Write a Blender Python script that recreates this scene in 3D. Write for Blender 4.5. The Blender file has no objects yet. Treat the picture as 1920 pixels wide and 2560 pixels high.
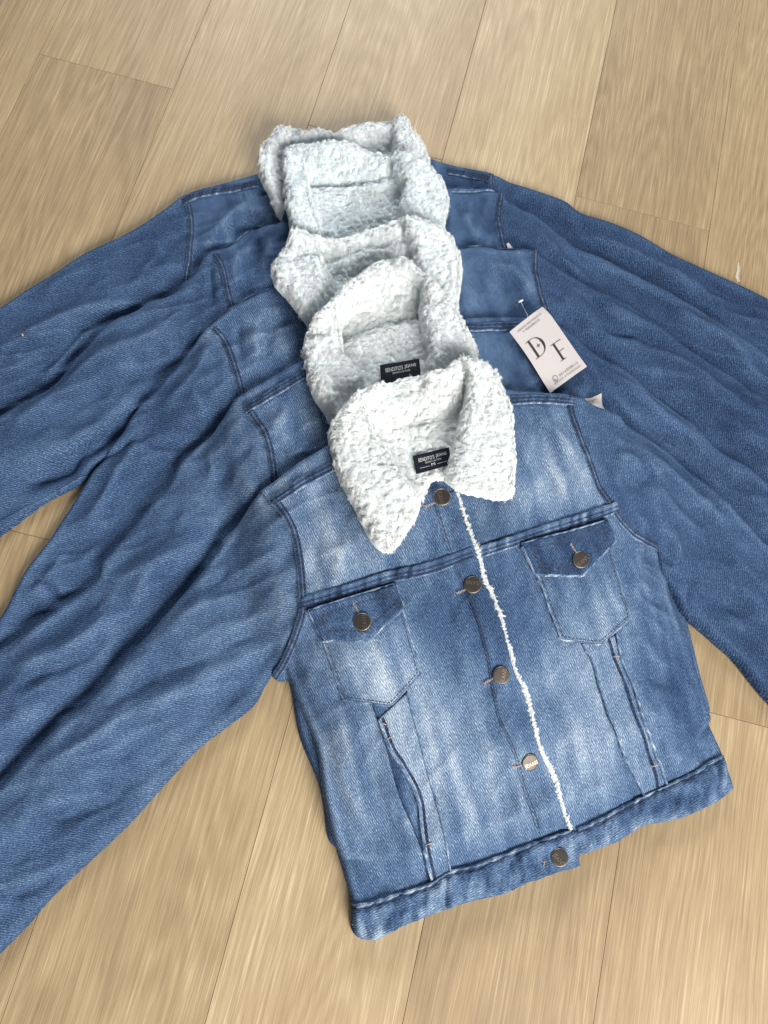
import bpy, math
import numpy as np
from mathutils import Matrix, Vector

# ------------------------------------------------------------------ camera
F, CX, CY, HC = 1923.0, 960.0, 1280.0, 0.83          # focal length and centre in photo pixels, camera height in metres
unit = lambda v: np.array(v, float) / np.linalg.norm(v)
Zw = -unit((-538, 1923, 6736))
_u = np.array((0, -1, 0.0))
Yw = unit(_u - (_u @ Zw) * Zw)
Xw = np.cross(Yw, Zw)
scene = bpy.context.scene
col = scene.collection
cam_data = bpy.data.cameras.new('camera')
cam = bpy.data.objects.new('camera', cam_data)
col.objects.link(cam)
m = Matrix.Identity(4)
axes = np.stack([Xw, Yw, Zw])                         # rows: world axes in lens coordinates
for r in range(3):
    m[r][0] = axes[r][0]; m[r][1] = -axes[r][1]; m[r][2] = -axes[r][2]
m[2][3] = HC
cam.matrix_world = m
cam_data.sensor_fit = 'HORIZONTAL'
cam_data.sensor_width = 36.0
cam_data.lens = 36.0 * F / 1920.0
cam_data.clip_start = 0.02
cam_data.clip_end = 50.0
scene.camera = cam

# ------------------------------------------------------------------ light
world = bpy.data.worlds.new('World'); scene.world = world; world.use_nodes = True
bg = world.node_tree.nodes['Background']
bg.inputs[0].default_value = (0.84, 0.92, 1.0, 1); bg.inputs[1].default_value = 0.135

def area(name, loc, target, sx, sy, power, color, spread=180):
    l = bpy.data.lights.new(name, 'AREA'); l.shape = 'RECTANGLE'; l.size = sx; l.size_y = sy
    l.energy = power; l.color = color; l.spread = math.radians(spread)
    o = bpy.data.objects.new(name, l); col.objects.link(o)
    o.location = loc
    o.rotation_euler = (Vector(target) - Vector(loc)).to_track_quat('-Z', 'Y').to_euler()
    return o
area('balcony_door_light', (1.25, -2.25, 2.0), (0.1, 0.35, 0), 1.6, 1.3, 200, (1.0, 0.965, 0.915))
area('window_light', (0.2, 3.4, 1.9), (0.15, 0.5, 0), 1.5, 1.1, 104, (0.95, 0.98, 1.0))

scene.view_settings.view_transform = 'Standard'
scene.view_settings.look = 'None'
scene.view_settings.exposure = 0.0
scene.view_settings.gamma = 1.0
scene.cycles.use_denoising = True
scene.cycles.denoising_prefilter = 'ACCURATE'
scene.cycles.denoising_input_passes = 'RGB_ALBEDO_NORMAL'
scene.cycles.max_bounces = 10
scene.cycles.diffuse_bounces = 7
scene.cycles_curves.shape = 'RIBBONS'
scene.cycles_curves.subdivisions = 2

# ------------------------------------------------------------------ photo pixels -> points of the place
def W(p, z=0.0):
    p = np.asarray(p, float)
    r = np.stack([(p[..., 0] - CX) / F, (p[..., 1] - CY) / F, np.ones(p.shape[:-1])], -1)
    D = np.stack([r @ Xw, r @ Yw, r @ Zw], -1)
    t = (z - HC) / D[..., 2]
    return D[..., :2] * t[..., None]

def crop(ox, oy, s):
    return lambda *pts: [(ox + x * s, oy + y * s) for x, y in pts]
C1 = crop(600, 280, 700 / 1659); C2 = crop(700, 800, 700 / 1659); C3 = crop(640, 1240, 600 / 1659)
C4 = crop(1200, 1180, 680 / 1659); C5 = crop(700, 1680, 800 / 1659); C6 = crop(0, 380, 760 / 1648)
C7 = crop(0, 1300, 800 / 1609); C8 = crop(1120, 380, 800 / 1659); C9 = crop(960, 2000, 960 / 1659)
P = lambda *pts: list(pts)

# ------------------------------------------------------------------ height grid
RES = 0.0016
X0, X1, Y0, Y1 = -0.62, 0.80, -0.36, 1.02
NX, NY = int((X1 - X0) / RES) + 1, int((Y1 - Y0) / RES) + 1
GX = X0 + np.arange(NX) * RES
GY = Y0 + np.arange(NY) * RES

def samp(f, x, y):
    fx = np.clip((np.asarray(x) - X0) / RES, 0, NX - 1.001); fy = np.clip((np.asarray(y) - Y0) / RES, 0, NY - 1.001)
    ix = fx.astype(int); iy = fy.astype(int); a = fx - ix; b = fy - iy
    return (f[iy, ix] * (1 - a) + f[iy, ix + 1] * a) * (1 - b) + (f[iy + 1, ix] * (1 - a) + f[iy + 1, ix + 1] * a) * b

def onto(p, field, add=0.0):
    """photo pixels -> world xy of the point of the surface seen there"""
    z = 0.02
    for _ in range(12):
        w = W(p, z)
        z = 0.4 * np.asarray(z) + 0.6 * (samp(field, w[..., 0], w[..., 1]) + add)
    return w

def smooth(pts, closed=False, step=0.004):
    """Catmull-Rom through the points; a repeated point is a corner"""
    p = np.asarray(pts, float)
    n = len(p)
    out = []
    rng_ = range(n) if closed else range(n - 1)
    for i in rng_:
        p1, p2 = p[i], p[(i + 1) % n]
        p0 = p[(i - 1) % n] if (closed or i > 0) else 2 * p1 - p2
        p3 = p[(i + 2) % n] if (closed or i + 2 < n) else 2 * p2 - p1
        L = np.linalg.norm(p2 - p1)
        if L < 1e-9: continue
        if np.linalg.norm(p1 - p0) < 1e-9: p0 = p1 - (p2 - p1) * 0.5
        if np.linalg.norm(p3 - p2) < 1e-9: p3 = p2 + (p2 - p1) * 0.5
        a = math.sqrt(np.linalg.norm(p1 - p0)); b = math.sqrt(L); c = math.sqrt(np.linalg.norm(p3 - p2))
        m1 = (p2 - p1) + b * ((p1 - p0) / a - (p2 - p0) / (a + b))
        m2 = (p2 - p1) + b * ((p3 - p2) / c - (p3 - p1) / (b + c))
        k = max(1, int(L / step))
        t = (np.arange(k) / k)[:, None]
        out.append((2 * t**3 - 3 * t**2 + 1) * p1 + (t**3 - 2 * t**2 + t) * m1 + (-2 * t**3 + 3 * t**2) * p2 + (t**3 - t**2) * m2)
    if not closed: out.append(p[-1:])
    return np.concatenate(out)

def resample(pts, step):
    d = np.r_[0, np.cumsum(np.linalg.norm(np.diff(pts, axis=0), axis=1))]
    k = max(2, int(round(d[-1] / step)) + 1)
    s = np.linspace(0, d[-1], k)
    return np.stack([np.interp(s, d, pts[:, i]) for i in range(pts.shape[1])], 1), s

def inside(gx, gy, poly):
    m_ = np.zeros((len(gy), len(gx)), bool)
    a = poly; b = np.roll(poly, -1, 0)
    for (x1, y1), (x2, y2) in zip(a, b):
        if y1 == y2: continue
        lo, hi = min(y1, y2), max(y1, y2)
        j0, j1 = np.searchsorted(gy, lo, 'left'), np.searchsorted(gy, hi, 'left')
        if j1 <= j0: continue
        xs = x1 + (gy[j0:j1] - y1) * (x2 - x1) / (y2 - y1)
        m_[j0:j1] ^= gx[None, :] > xs[:, None]
    return m_

def distance(gx, gy, line, closed, cap):
    """distance to a polyline up to cap, with the nearest point, side and position along it"""
    D = np.full((len(gy), len(gx)), cap); QX = np.zeros_like(D); QY = np.zeros_like(D); S = np.zeros_like(D); SIDE = np.zeros_like(D)
    a = line if closed else line[:-1]
    b = np.roll(line, -1, 0) if closed else line[1:]
    s0 = 0.0
    for p, q in zip(a, b):
        d = q - p; L2 = d @ d
        if L2 < 1e-14: continue
        i0, i1 = np.searchsorted(gx, [min(p[0], q[0]) - cap, max(p[0], q[0]) + cap])
        j0, j1 = np.searchsorted(gy, [min(p[1], q[1]) - cap, max(p[1], q[1]) + cap])
        if i1 <= i0 or j1 <= j0: s0 += math.sqrt(L2); continue
        x = gx[None, i0:i1] - p[0]; y = gy[j0:j1, None] - p[1]
        t = np.clip((x * d[0] + y * d[1]) / L2, 0, 1)
        ex = x - t * d[0]; ey = y - t * d[1]
        dd = np.sqrt(ex * ex + ey * ey)
        sub = D[j0:j1, i0:i1]; mk = dd < sub
        sub[mk] = dd[mk]
        QX[j0:j1, i0:i1][mk] = (p[0] + t * d[0])[mk]; QY[j0:j1, i0:i1][mk] = (p[1] + t * d[1])[mk]
        S[j0:j1, i0:i1][mk] = (s0 + t * math.sqrt(L2))[mk]
        SIDE[j0:j1, i0:i1][mk] = np.sign(d[0] * y - d[1] * x)[mk]
        s0 += math.sqrt(L2)
    return D, QX, QY, S, SIDE, s0

def signed(gx, gy, poly, cap):
    D = distance(gx, gy, poly, True, cap)
    return np.where(inside(gx, gy, poly), D[0], -D[0]), D[1], D[2]

def boxpass(f, r, op):
    k = int(round(r / RES))
    for ax in (0, 1):
        if op == 'max':
            g = f.copy(); done = 0; w = 1
            # van Herk by doubling shifts
            for sgn in (1, -1):
                h = g.copy(); reach = 0; stepw = 1
                while reach < k:
                    s = min(stepw, k - reach)
                    sh = np.roll(h, sgn * s, ax)
                    h = np.maximum(h, sh); reach += s; stepw = max(1, reach)
                g = h
            f = g
        else:
            pad = [(0, 0), (0, 0)]; pad[ax] = (k + 1, k)
            c = np.cumsum(np.pad(f, pad, mode='edge'), ax)
            n = f.shape[ax]
            f = (np.take(c, np.arange(2 * k + 1, 2 * k + 1 + n), ax) - np.take(c, np.arange(0, n), ax)) / (2 * k + 1)
    return f

_fx = np.fft.fftfreq(NX, RES)[None, :]; _fy = np.fft.fftfreq(NY, RES)[:, None]
def noise(seed, la, lb=None, ang=0.0):
    """smooth random field, wavelength la along ang, lb across (metres), unit deviation"""
    lb = lb or la
    r = np.random.default_rng(seed).standard_normal((NY, NX))
    ca, sa = math.cos(ang), math.sin(ang)
    u = (_fx * ca + _fy * sa) * la; v = (-_fx * sa + _fy * ca) * lb
    k = np.exp(-(u * u + v * v) * 2.5)
    f = np.fft.ifft2(np.fft.fft2(r) * k).real
    return f / f.std()
def sstep(t):
    t = np.clip(t, 0, 1); return t * t * (3 - 2 * t)
def roundedge(D, w):
    s = np.clip(D / w, 0, 1); return np.sqrt(np.maximum(0, 1 - (1 - s) ** 2))

def add_stroke(field, pts_w, amp, width, skew=1.0, taper=0.3):
    """one fold: a ridge (amp > 0) or valley along a polyline; skew makes its two flanks unequal"""
    line = smooth(pts_w, False, 0.006)
    cap = width * 3.2 * max(1, skew)
    D, _, _, S, SD, L = distance(GX, GY, line, False, cap)
    w = np.where(SD > 0, width * skew, width)
    t = S / L
    tp = sstep(t / taper) * sstep((1 - t) / taper) if taper > 0 else 1.0
    h = amp * np.exp(-(np.sqrt(D * D + 0.0012 ** 2) / w) ** 1.25) * tp
    h[D >= cap] = 0
    field += h

# ------------------------------------------------------------------ materials
def new_mat(name):
    mt = bpy.data.materials.new(name); mt.use_nodes = True
    return mt, mt.node_tree.nodes, mt.node_tree.links
def N(nodes, t, **kw):
    n = nodes.new(t)
    for k, v in kw.items():
        if k.startswith('i_'):
            n.inputs[k[2:].replace('_', ' ')].default_value = v
        else:
            setattr(n, k, v)
    return n
def ramp(nodes, stops):
    r = nodes.new('ShaderNodeValToRGB')
    el = r.color_ramp.elements
    while len(el) < len(stops): el.new(0.5)
    for e, (p, c) in zip(el, stops):
        e.position = p; e.color = (*c, 1)
    return r
def math_n(nodes, links, op, a, b=None, c=None):
    n = nodes.new('ShaderNodeMath'); n.operation = op
    for i, v in enumerate((a, b, c)):
        if v is None: continue
        if hasattr(v, 'is_output') or hasattr(v, 'links'): links.new(v, n.inputs[i])
        else: n.inputs[i].default_value = v
    return n.outputs[0]

def denim_mat(name, shift=0.0, stops=None, grain=1.0, streak=0.42, twill=0.28):
    mt, nd, ln = new_mat(name)
    b = nd['Principled BSDF']
    uv = N(nd, 'ShaderNodeUVMap'); uv.uv_map = 'weave'
    def nz(scale_xyz, scale, detail, rough=0.5, rot=0.0):
        mp = N(nd, 'ShaderNodeMapping'); mp.inputs['Scale'].default_value = scale_xyz; mp.inputs['Rotation'].default_value = (0, 0, rot)
        ln.new(uv.outputs[0], mp.inputs[0])
        t = N(nd, 'ShaderNodeTexNoise'); t.inputs['Scale'].default_value = scale; t.inputs['Detail'].default_value = detail; t.inputs['Roughness'].default_value = rough
        ln.new(mp.outputs[0], t.inputs['Vector'])
        return t.outputs['Fac']
    tm = N(nd, 'ShaderNodeMapping'); tm.inputs['Rotation'].default_value = (0, 0, -twill)
    ln.new(uv.outputs[0], tm.inputs[0])
    sx = N(nd, 'ShaderNodeSeparateXYZ'); ln.new(tm.outputs[0], sx.inputs[0])
    tw = nz((1.0, 0.45, 1), 900, 2.0, 0.6, twill)                # flecks of undyed weft
    wob_ = nz((1, 1, 1), 130, 2.0, 0.5)
    ph = math_n(nd, ln, 'ADD', math_n(nd, ln, 'MULTIPLY', sx.outputs[0], 2 * math.pi / 0.0020), math_n(nd, ln, 'MULTIPLY', wob_, 11.0))
    rib = math_n(nd, ln, 'MULTIPLY', math_n(nd, ln, 'SINE', ph), math_n(nd, ln, 'ADD', tw, 0.1))   # diagonal twill ribs, broken by the flecks
    yarn = nz((1.0, 0.10, 1), 800, 2.0, 0.6, 0.0)                # pale warp streaks
    mo = nz((1, 0.5, 1), 70, 3.0, 0.6)                             # mottling of the wash
    lo = nz((1, 0.5, 1), 13, 2.0, 0.5)
    st = nz((1, 0.13, 1), 75, 2.0, 0.5)                          # wash streaks down the cloth
    at = N(nd, 'ShaderNodeAttribute'); at.attribute_name = 'fade'
    A = lambda a, k: math_n(nd, ln, 'MULTIPLY', math_n(nd, ln, 'SUBTRACT', a, 0.5), k)
    v = math_n(nd, ln, 'ADD', A(tw, 1.0 * grain), math_n(nd, ln, 'MULTIPLY', rib, 0.21 * grain))
    v = math_n(nd, ln, 'ADD', v, A(yarn, 0.22 * grain))
    v = math_n(nd, ln, 'ADD', v, A(mo, 0.26))
    v = math_n(nd, ln, 'ADD', v, A(lo, 0.38))
    v = math_n(nd, ln, 'ADD', v, A(st, streak))
    v = math_n(nd, ln, 'ADD', v, at.outputs['Fac'])
    v = math_n(nd, ln, 'ADD', v, 0.36 + shift)
    r = ramp(nd, stops or [(0.0, (0.011, 0.023, 0.056)), (0.25, (0.034, 0.067, 0.143)), (0.5, (0.086, 0.148, 0.260)), (0.75, (0.225, 0.305, 0.41)), (1.0, (0.55, 0.605, 0.65))])
    ln.new(v, r.inputs[0]); ln.new(r.outputs[0], b.inputs['Base Color'])
    b.inputs['Roughness'].default_value = 0.88
    b.inputs['Specular IOR Level'].default_value = 0.12
    return mt

DENIM = denim_mat('washed_denim', -0.05)
SLEEVE = denim_mat('sleeve_denim', -0.06, grain=1.0, streak=0.10, twill=-0.87)
SEAM = denim_mat('seam_denim', -0.04, grain=0.7, streak=0.1, twill=0.8)

def plain(name, c, rough=0.6, metal=0.0, spec=0.5, var=0.14):
    mt, nd, ln = new_mat(name); b = nd['Principled BSDF']
    tc = N(nd, 'ShaderNodeTexCoord'); t = N(nd, 'ShaderNodeTexNoise'); t.inputs['Scale'].default_value = 350; t.inputs['Detail'].default_value = 3
    ln.new(tc.outputs['Object'], t.inputs['Vector'])
    r = ramp(nd, [(0.3, tuple(x * (1 - var) for x in c)), (0.7, tuple(min(1, x * (1 + var * 0.6)) for x in c))])
    ln.new(t.outputs['Fac'], r.inputs[0]); ln.new(r.outputs[0], b.inputs['Base Color'])
    b.inputs['Roughness'].default_value = rough; b.inputs['Metallic'].default_value = metal; b.inputs['Specular IOR Level'].default_value = spec
    return mt
BRONZE = plain('dark_bronze', (0.075, 0.062, 0.054), 0.45, 0.7)
BRASS = plain('worn_bronze_edge', (0.30, 0.25, 0.20), 0.4, 0.85)
THREAD = plain('brown_thread', (0.055, 0.048, 0.055), 0.9)
TAN = plain('tan_thread', (0.52, 0.37, 0.28), 0.9)
CARD = plain('pinkish_card', (0.60, 0.545, 0.535), 0.5, var=0.02)
INK = plain('black_ink', (0.02, 0.02, 0.022), 0.6)
GREYINK = plain('grey_ink', (0.16, 0.15, 0.15), 0.6)
SATIN = plain('navy_satin', (0.010, 0.013, 0.022), 0.7, spec=0.1)
SILVER = plain('silver_print', (0.62, 0.62, 0.62), 0.5)
PLASTIC = plain('clear_plastic', (0.75, 0.76, 0.76), 0.3)

def fleece_mat(name, tint, strand):
    mt, nd, ln = new_mat(name); b = nd['Principled BSDF']
    if strand:
        hi = N(nd, 'ShaderNodeHairInfo')
        r = ramp(nd, [(0.0, tint[0]), (0.55, tint[1]), (1.0, tint[1])])
        ln.new(hi.outputs['Intercept'], r.inputs[0])
        hs = N(nd, 'ShaderNodeHueSaturation'); ln.new(r.outputs[0], hs.inputs['Color'])
        mr = N(nd, 'ShaderNodeMapRange'); mr.inputs['To Min'].default_value = 0.90; mr.inputs['To Max'].default_value = 1.04
        ln.new(hi.outputs['Random'], mr.inputs['Value']); ln.new(mr.outputs[0], hs.inputs['Value'])
        ln.new(hs.outputs[0], b.inputs['Base Color'])
    else:
        tc = N(nd, 'ShaderNodeTexCoord'); t = N(nd, 'ShaderNodeTexNoise'); t.inputs['Scale'].default_value = 160; t.inputs['Detail'].default_value = 3
        ln.new(tc.outputs['Object'], t.inputs['Vector'])
        r = ramp(nd, [(0.3, tint[0]), (0.7, tint[1])]); ln.new(t.outputs['Fac'], r.inputs[0]); ln.new(r.outputs[0], b.inputs['Base Color'])
    b.inputs['Roughness'].default_value = 0.8; b.inputs['Specular IOR Level'].default_value = 0.2
    return mt
_tints = {1: ((0.72, 0.80, 0.815), (0.93, 0.94, 0.93)), 2: ((0.70, 0.79, 0.81), (0.92, 0.93, 0.925)), 3: ((0.67, 0.78, 0.81), (0.90, 0.915, 0.915)),
          4: ((0.64, 0.77, 0.81), (0.87, 0.90, 0.91)), 5: ((0.65, 0.75, 0.79), (0.88, 0.89, 0.89))}
FLEECE = {k: fleece_mat('fleece_backing', v, False) for k, v in _tints.items()}
PILE = {k: fleece_mat('fleece_pile', v, True) for k, v in _tints.items()}

# floor planks: pale limed oak print
def oak_mat():
    mt, nd, ln = new_mat('limed_oak_plank'); b = nd['Principled BSDF']
    tc = N(nd, 'ShaderNodeTexCoord'); oi = N(nd, 'ShaderNodeObjectInfo')
    off = N(nd, 'ShaderNodeVectorMath'); off.operation = 'MULTIPLY_ADD'
    cmb = N(nd, 'ShaderNodeCombineXYZ')
    ln.new(oi.outputs['Random'], cmb.inputs[0]); ln.new(oi.outputs['Random'], cmb.inputs[1])
    off.inputs[1].default_value = (7.3, 3.1, 0); ln.new(cmb.outputs[0], off.inputs[0]); ln.new(tc.outputs['Object'], off.inputs[2])
    def nz(sc, scale, detail, rough=0.55, src=None, dist=0.0):
        mp = N(nd, 'ShaderNodeMapping'); mp.inputs['Scale'].default_value = sc
        ln.new(src or off.outputs[0], mp.inputs[0])
        t = N(nd, 'ShaderNodeTexNoise'); t.inputs['Scale'].default_value = scale; t.inputs['Detail'].default_value = detail; t.inputs['Roughness'].default_value = rough
        t.inputs['Distortion'].default_value = dist
        ln.new(mp.outputs[0], t.inputs['Vector']); return t
    warp = nz((1, 0.22, 1), 9, 2)                                   # bends the grain into cathedrals
    wv = N(nd, 'ShaderNodeVectorMath'); wv.operation = 'MULTIPLY_ADD'; wv.inputs[1].default_value = (0.022, 0.0, 0)
    ln.new(warp.outputs['Color'], wv.inputs[0]); ln.new(off.outputs[0], wv.inputs[2])
    g1 = nz((1, 0.010, 1), 420, 1, 0.5, wv.outputs[0])              # growth-ring stripes
    g2 = nz((1, 0.016, 1), 900, 1, 0.5, wv.outputs[0])              # fine pores
    g3 = nz((1, 0.028, 1), 1050, 1, 0.5, wv.outputs[0])
    tone = nz((1, 0.25, 1), 8, 2)
    patch = nz((1, 0.6, 1), 34, 3)
    A = lambda a, k: math_n(nd, ln, 'MULTIPLY', math_n(nd, ln, 'SUBTRACT', a.outputs['Fac'], 0.5), k)
    def crisp(a, lo_, hi_, k):
        mr = N(nd, 'ShaderNodeMapRange'); mr.inputs['From Min'].default_value = lo_; mr.inputs['From Max'].default_value = hi_
        ln.new(a.outputs['Fac'], mr.inputs['Value'])
        return math_n(nd, ln, 'MULTIPLY', mr.outputs[0], k)
    v = math_n(nd, ln, 'ADD', A(g1, 0.32), A(g2, 0.34)); v = math_n(nd, ln, 'ADD', v, A(g3, 0.28))
    v = math_n(nd, ln, 'ADD', v, crisp(g1, 0.55, 0.60, 0.075)); v = math_n(nd, ln, 'ADD', v, crisp(g2, 0.57, 0.62, 0.10)); v = math_n(nd, ln, 'ADD', v, crisp(g3, 0.58, 0.63, -0.15)); v = math_n(nd, ln, 'ADD', v, -0.04); v = math_n(nd, ln, 'ADD', v, A(tone, 0.60))
    v = math_n(nd, ln, 'ADD', v, A(patch, 0.14))
    cn = nz((1, 0.13, 1), 12, 1.0, 0.4)                             # cathedral figure: contour lines of a stretched field
    sn = math_n(nd, ln, 'SINE', math_n(nd, ln, 'MULTIPLY', cn.outputs['Fac'], 150.0))
    v = math_n(nd, ln, 'ADD', v, math_n(nd, ln, 'MULTIPLY', sn, math_n(nd, ln, 'MULTIPLY', patch.outputs['Fac'], 0.11)))
    v = math_n(nd, ln, 'ADD', v, math_n(nd, ln, 'MULTIPLY', math_n(nd, ln, 'SUBTRACT', oi.outputs['Random'], 0.5), 0.24))
    v = math_n(nd, ln, 'ADD', v, 0.5)
    r = ramp(nd, [(0.05, (0.215, 0.147, 0.082)), (0.36, (0.335, 0.241, 0.136)), (0.60, (0.420, 0.313, 0.180)), (0.82, (0.520, 0.407, 0.250)), (1.0, (0.61, 0.51, 0.355))])
    ln.new(v, r.inputs[0]); ln.new(r.outputs[0], b.inputs['Base Color'])
    b.inputs['Roughness'].default_value = 0.5; b.inputs['Specular IOR Level'].default_value = 0.30
    bp = N(nd, 'ShaderNodeBump'); bp.inputs['Strength'].default_value = 0.25; bp.inputs['Distance'].default_value = 0.0004
    ln.new(g2.outputs['Fac'], bp.inputs['Height']); ln.new(bp.outputs[0], b.inputs['Normal'])
    return mt
OAK = oak_mat()
GAP = plain('dark_joint', (0.25, 0.175, 0.10), 0.8)

# ------------------------------------------------------------------ object helpers
def link(name, me, mat, parent=None):
    if mat is not None: me.materials.append(mat)
    o = bpy.data.objects.new(name, me); col.objects.link(o)
    if parent is not None: o.parent = parent
    return o
def empty(name, label, cat, group=None):
    o = bpy.data.objects.new(name, None); col.objects.link(o)
    o.empty_display_size = 0.05
    o['label'] = label; o['category'] = cat
    if group: o['group'] = group
    return o
def mesh_from(name, V, Fc, smooth_=True):
    me = bpy.data.meshes.new(name)
    me.from_pydata([tuple(map(float, v)) for v in V] if len(V) < 3000 else np.asarray(V, float).tolist(), [], Fc if isinstance(Fc, list) else Fc.tolist())
    me.update()
    if smooth_: me.shade_smooth()
    return me
def set_uv(me, uv):
    l = me.uv_layers.new(name='weave')
    vi = np.empty(len(me.loops), np.int32); me.loops.foreach_get('vertex_index', vi)
    l.data.foreach_set('uv', np.asarray(uv, np.float32)[vi].ravel())
def set_fade(me, f):
    a = me.attributes.new('fade', 'FLOAT', 'POINT'); a.data.foreach_set('value', np.asarray(f, np.float32))
class MB:
    def __init__(s): s.v = []; s.f = []
    def add(s, v, f):
        n = len(s.v); s.v += [tuple(map(float, p)) for p in v]; s.f += [tuple(i + n for i in q) for q in f]
    def box(s, c, ax, ay, az):
        c, ax, ay, az = (np.asarray(q, float) for q in (c, ax, ay, az))
        s.add([c + a * ax + b * ay + d * az for d in (-1, 1) for a, b in ((-1, -1), (1, -1), (1, 1), (-1, 1))],
              [(0, 3, 2, 1), (4, 5, 6, 7), (0, 1, 5, 4), (1, 2, 6, 5), (2, 3, 7, 6), (3, 0, 4, 7)])
    def tube(s, pts, r, k=6):
        pts = np.asarray(pts, float); n = len(pts); r = np.broadcast_to(r, (n,))
        T = np.gradient(pts, axis=0); vs = []
        for i in range(n):
            t = T[i] / (np.linalg.norm(T[i]) + 1e-12)
            a = np.cross(t, (0, 0, 1)); a = a / (np.linalg.norm(a) + 1e-9); b = np.cross(a, t)
            vs += [pts[i] + r[i] * (math.cos(q) * a + math.sin(q) * b) for q in np.arange(k) * 2 * math.pi / k]
        fs = [(i * k + j, i * k + (j + 1) % k, (i + 1) * k + (j + 1) % k, (i + 1) * k + j) for i in range(n - 1) for j in range(k)]
        fs += [tuple(range(k))[::-1], tuple((n - 1) * k + j for j in range(k))]
        s.add(vs, fs)
    def mesh(s, name, smooth_=True): return mesh_from(name, s.v, s.f, smooth_)

def sheet(name, poly, field, mat, parent, res=0.0016, off=0.0, edge=None, ang=0.0, fade=None, fade_add=0.0, extra=None):
    """a piece of cloth lying over `field`, cut to the outline `poly` (world xy)"""
    lo = poly.min(0) - 2 * res; hi = poly.max(0) + 2 * res
    gx = np.arange(lo[0], hi[0], res); gy = np.arange(lo[1], hi[1], res)
    sd, qx, qy = signed(gx, gy, poly, 0.02)
    ins = sd > 0
    cell = ins[:-1, :-1] | ins[1:, :-1] | ins[:-1, 1:] | ins[1:, 1:]
    used = np.zeros_like(ins); used[:-1, :-1] |= cell; used[1:, :-1] |= cell; used[:-1, 1:] |= cell; used[1:, 1:] |= cell
    XX, YY = np.meshgrid(gx, gy)
    snap = used & ~ins
    XX = np.where(snap, qx, XX); YY = np.where(snap, qy, YY)
    d = np.where(snap, 0, sd)
    idx = -np.ones(ins.shape, int); idx[used] = np.arange(used.sum())
    x = XX[used]; y = YY[used]; d = d[used]
    z = samp(field, x, y) + off
    if edge: z = z + edge[0] * roundedge(d, edge[1]) - (edge[2] if len(edge) > 2 else 0) * (1 - np.clip(d / edge[1], 0, 1))
    if extra is not None: z = z + extra(x, y, d)
    j, i = np.nonzero(cell)
    Fc = np.stack([idx[j, i], idx[j, i + 1], idx[j + 1, i + 1], idx[j + 1, i]], 1)
    me = mesh_from(name, np.stack([x, y, z], 1), Fc)
    ca, sa = math.cos(ang), math.sin(ang)
    set_uv(me, np.stack([x * ca + y * sa, -x * sa + y * ca], 1))
    f = (samp(fade, x, y) if fade is not None else np.zeros(len(x))) + fade_add
    set_fade(me, f)
    return link(name, me, mat, parent)

rng = np.random.default_rng(11)
def wob(n, scale, seed):
    """1-D smooth noise over n samples"""
    r = np.random.default_rng(seed).standard_normal(n + 8 * int(scale) + 8)
    k = np.hanning(2 * int(scale) + 3); k /= np.sqrt((k ** 2).sum())
    return np.convolve(r, k, 'same')[4 * int(scale):4 * int(scale) + n]

_seam_id = [0]
def seam(name, line, field, parent, width, height=0.0012, stitches=(0.2, 0.8), mat=None, thread=None, fade=0.05, pucker=1.0, taper_ends=False, off=0.0003, edge_wear=0.34, stitch_mb=None):
    """a sewn band along a world-xy line: folded ribbon with puckers, grooves at its stitch rows and the stitches themselves"""
    _seam_id[0] += 1
    height *= 1.5
    line, s = resample(smooth(line, False, 0.003), 0.0012)
    T = np.gradient(line, axis=0); T /= np.linalg.norm(T, axis=1)[:, None] + 1e-12
    Nn = np.stack([-T[:, 1], T[:, 0]], 1)
    n = len(line); k = 11
    us = np.linspace(0, 1, k)
    pk = wob(n, 3, 100 + _seam_id[0]) * 0.6 + wob(n, 1, 300 + _seam_id[0]) * 0.35
    V, UV, FD = [], [], []
    for a, u in enumerate(us):
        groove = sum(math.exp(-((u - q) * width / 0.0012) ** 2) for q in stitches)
        prof = (1 - (2 * u - 1) ** 8) * height * (1 - 0.55 * groove)
        sh = np.roll(pk, int((u - 0.5) * 5))
        p = line + Nn * ((u - 0.5) * width + (0.0004 * pucker * wob(n, 4, 500 + _seam_id[0]) if a in (0, k - 1) else 0))[:, None] if a in (0, k - 1) else line + Nn * (u - 0.5) * width
        z = samp(field, p[:, 0], p[:, 1]) + off + prof + 0.00045 * pucker * sh * (1 - abs(2 * u - 1) ** 3)
        if a in (0, k - 1): z = z - 0.0014 - height * 0.4
        V.append(np.c_[p, z]); UV.append(np.c_[(u - 0.5) * width + 0.31 * _seam_id[0] + np.zeros(n), s])
        wear_shade = edge_wear * 1.6 * (math.exp(-((1 - abs(2 * u - 1)) / 0.18) ** 2) + 0.45 * math.exp(-((u - 0.5) / 0.16) ** 2)) - 0.46 * groove  # pale worn edges; stitch grooves get darker dye that also paints in their shade
        FD.append(fade + wear_shade + 0.17 * pucker * sh)
    V = np.concatenate(V); UV = np.concatenate(UV); FD = np.concatenate(FD)
    Fc = [(a * n + i, a * n + i + 1, (a + 1) * n + i + 1, (a + 1) * n + i) for a in range(k - 1) for i in range(n - 1)]
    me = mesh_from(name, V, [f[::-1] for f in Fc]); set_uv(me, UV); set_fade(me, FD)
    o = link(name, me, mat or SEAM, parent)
    if stitch_mb is not None:
        for q in stitches:
            stitch_row(stitch_mb, line + Nn * (q - 0.5) * width, field, off + height * 0.55)
    return o
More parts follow.
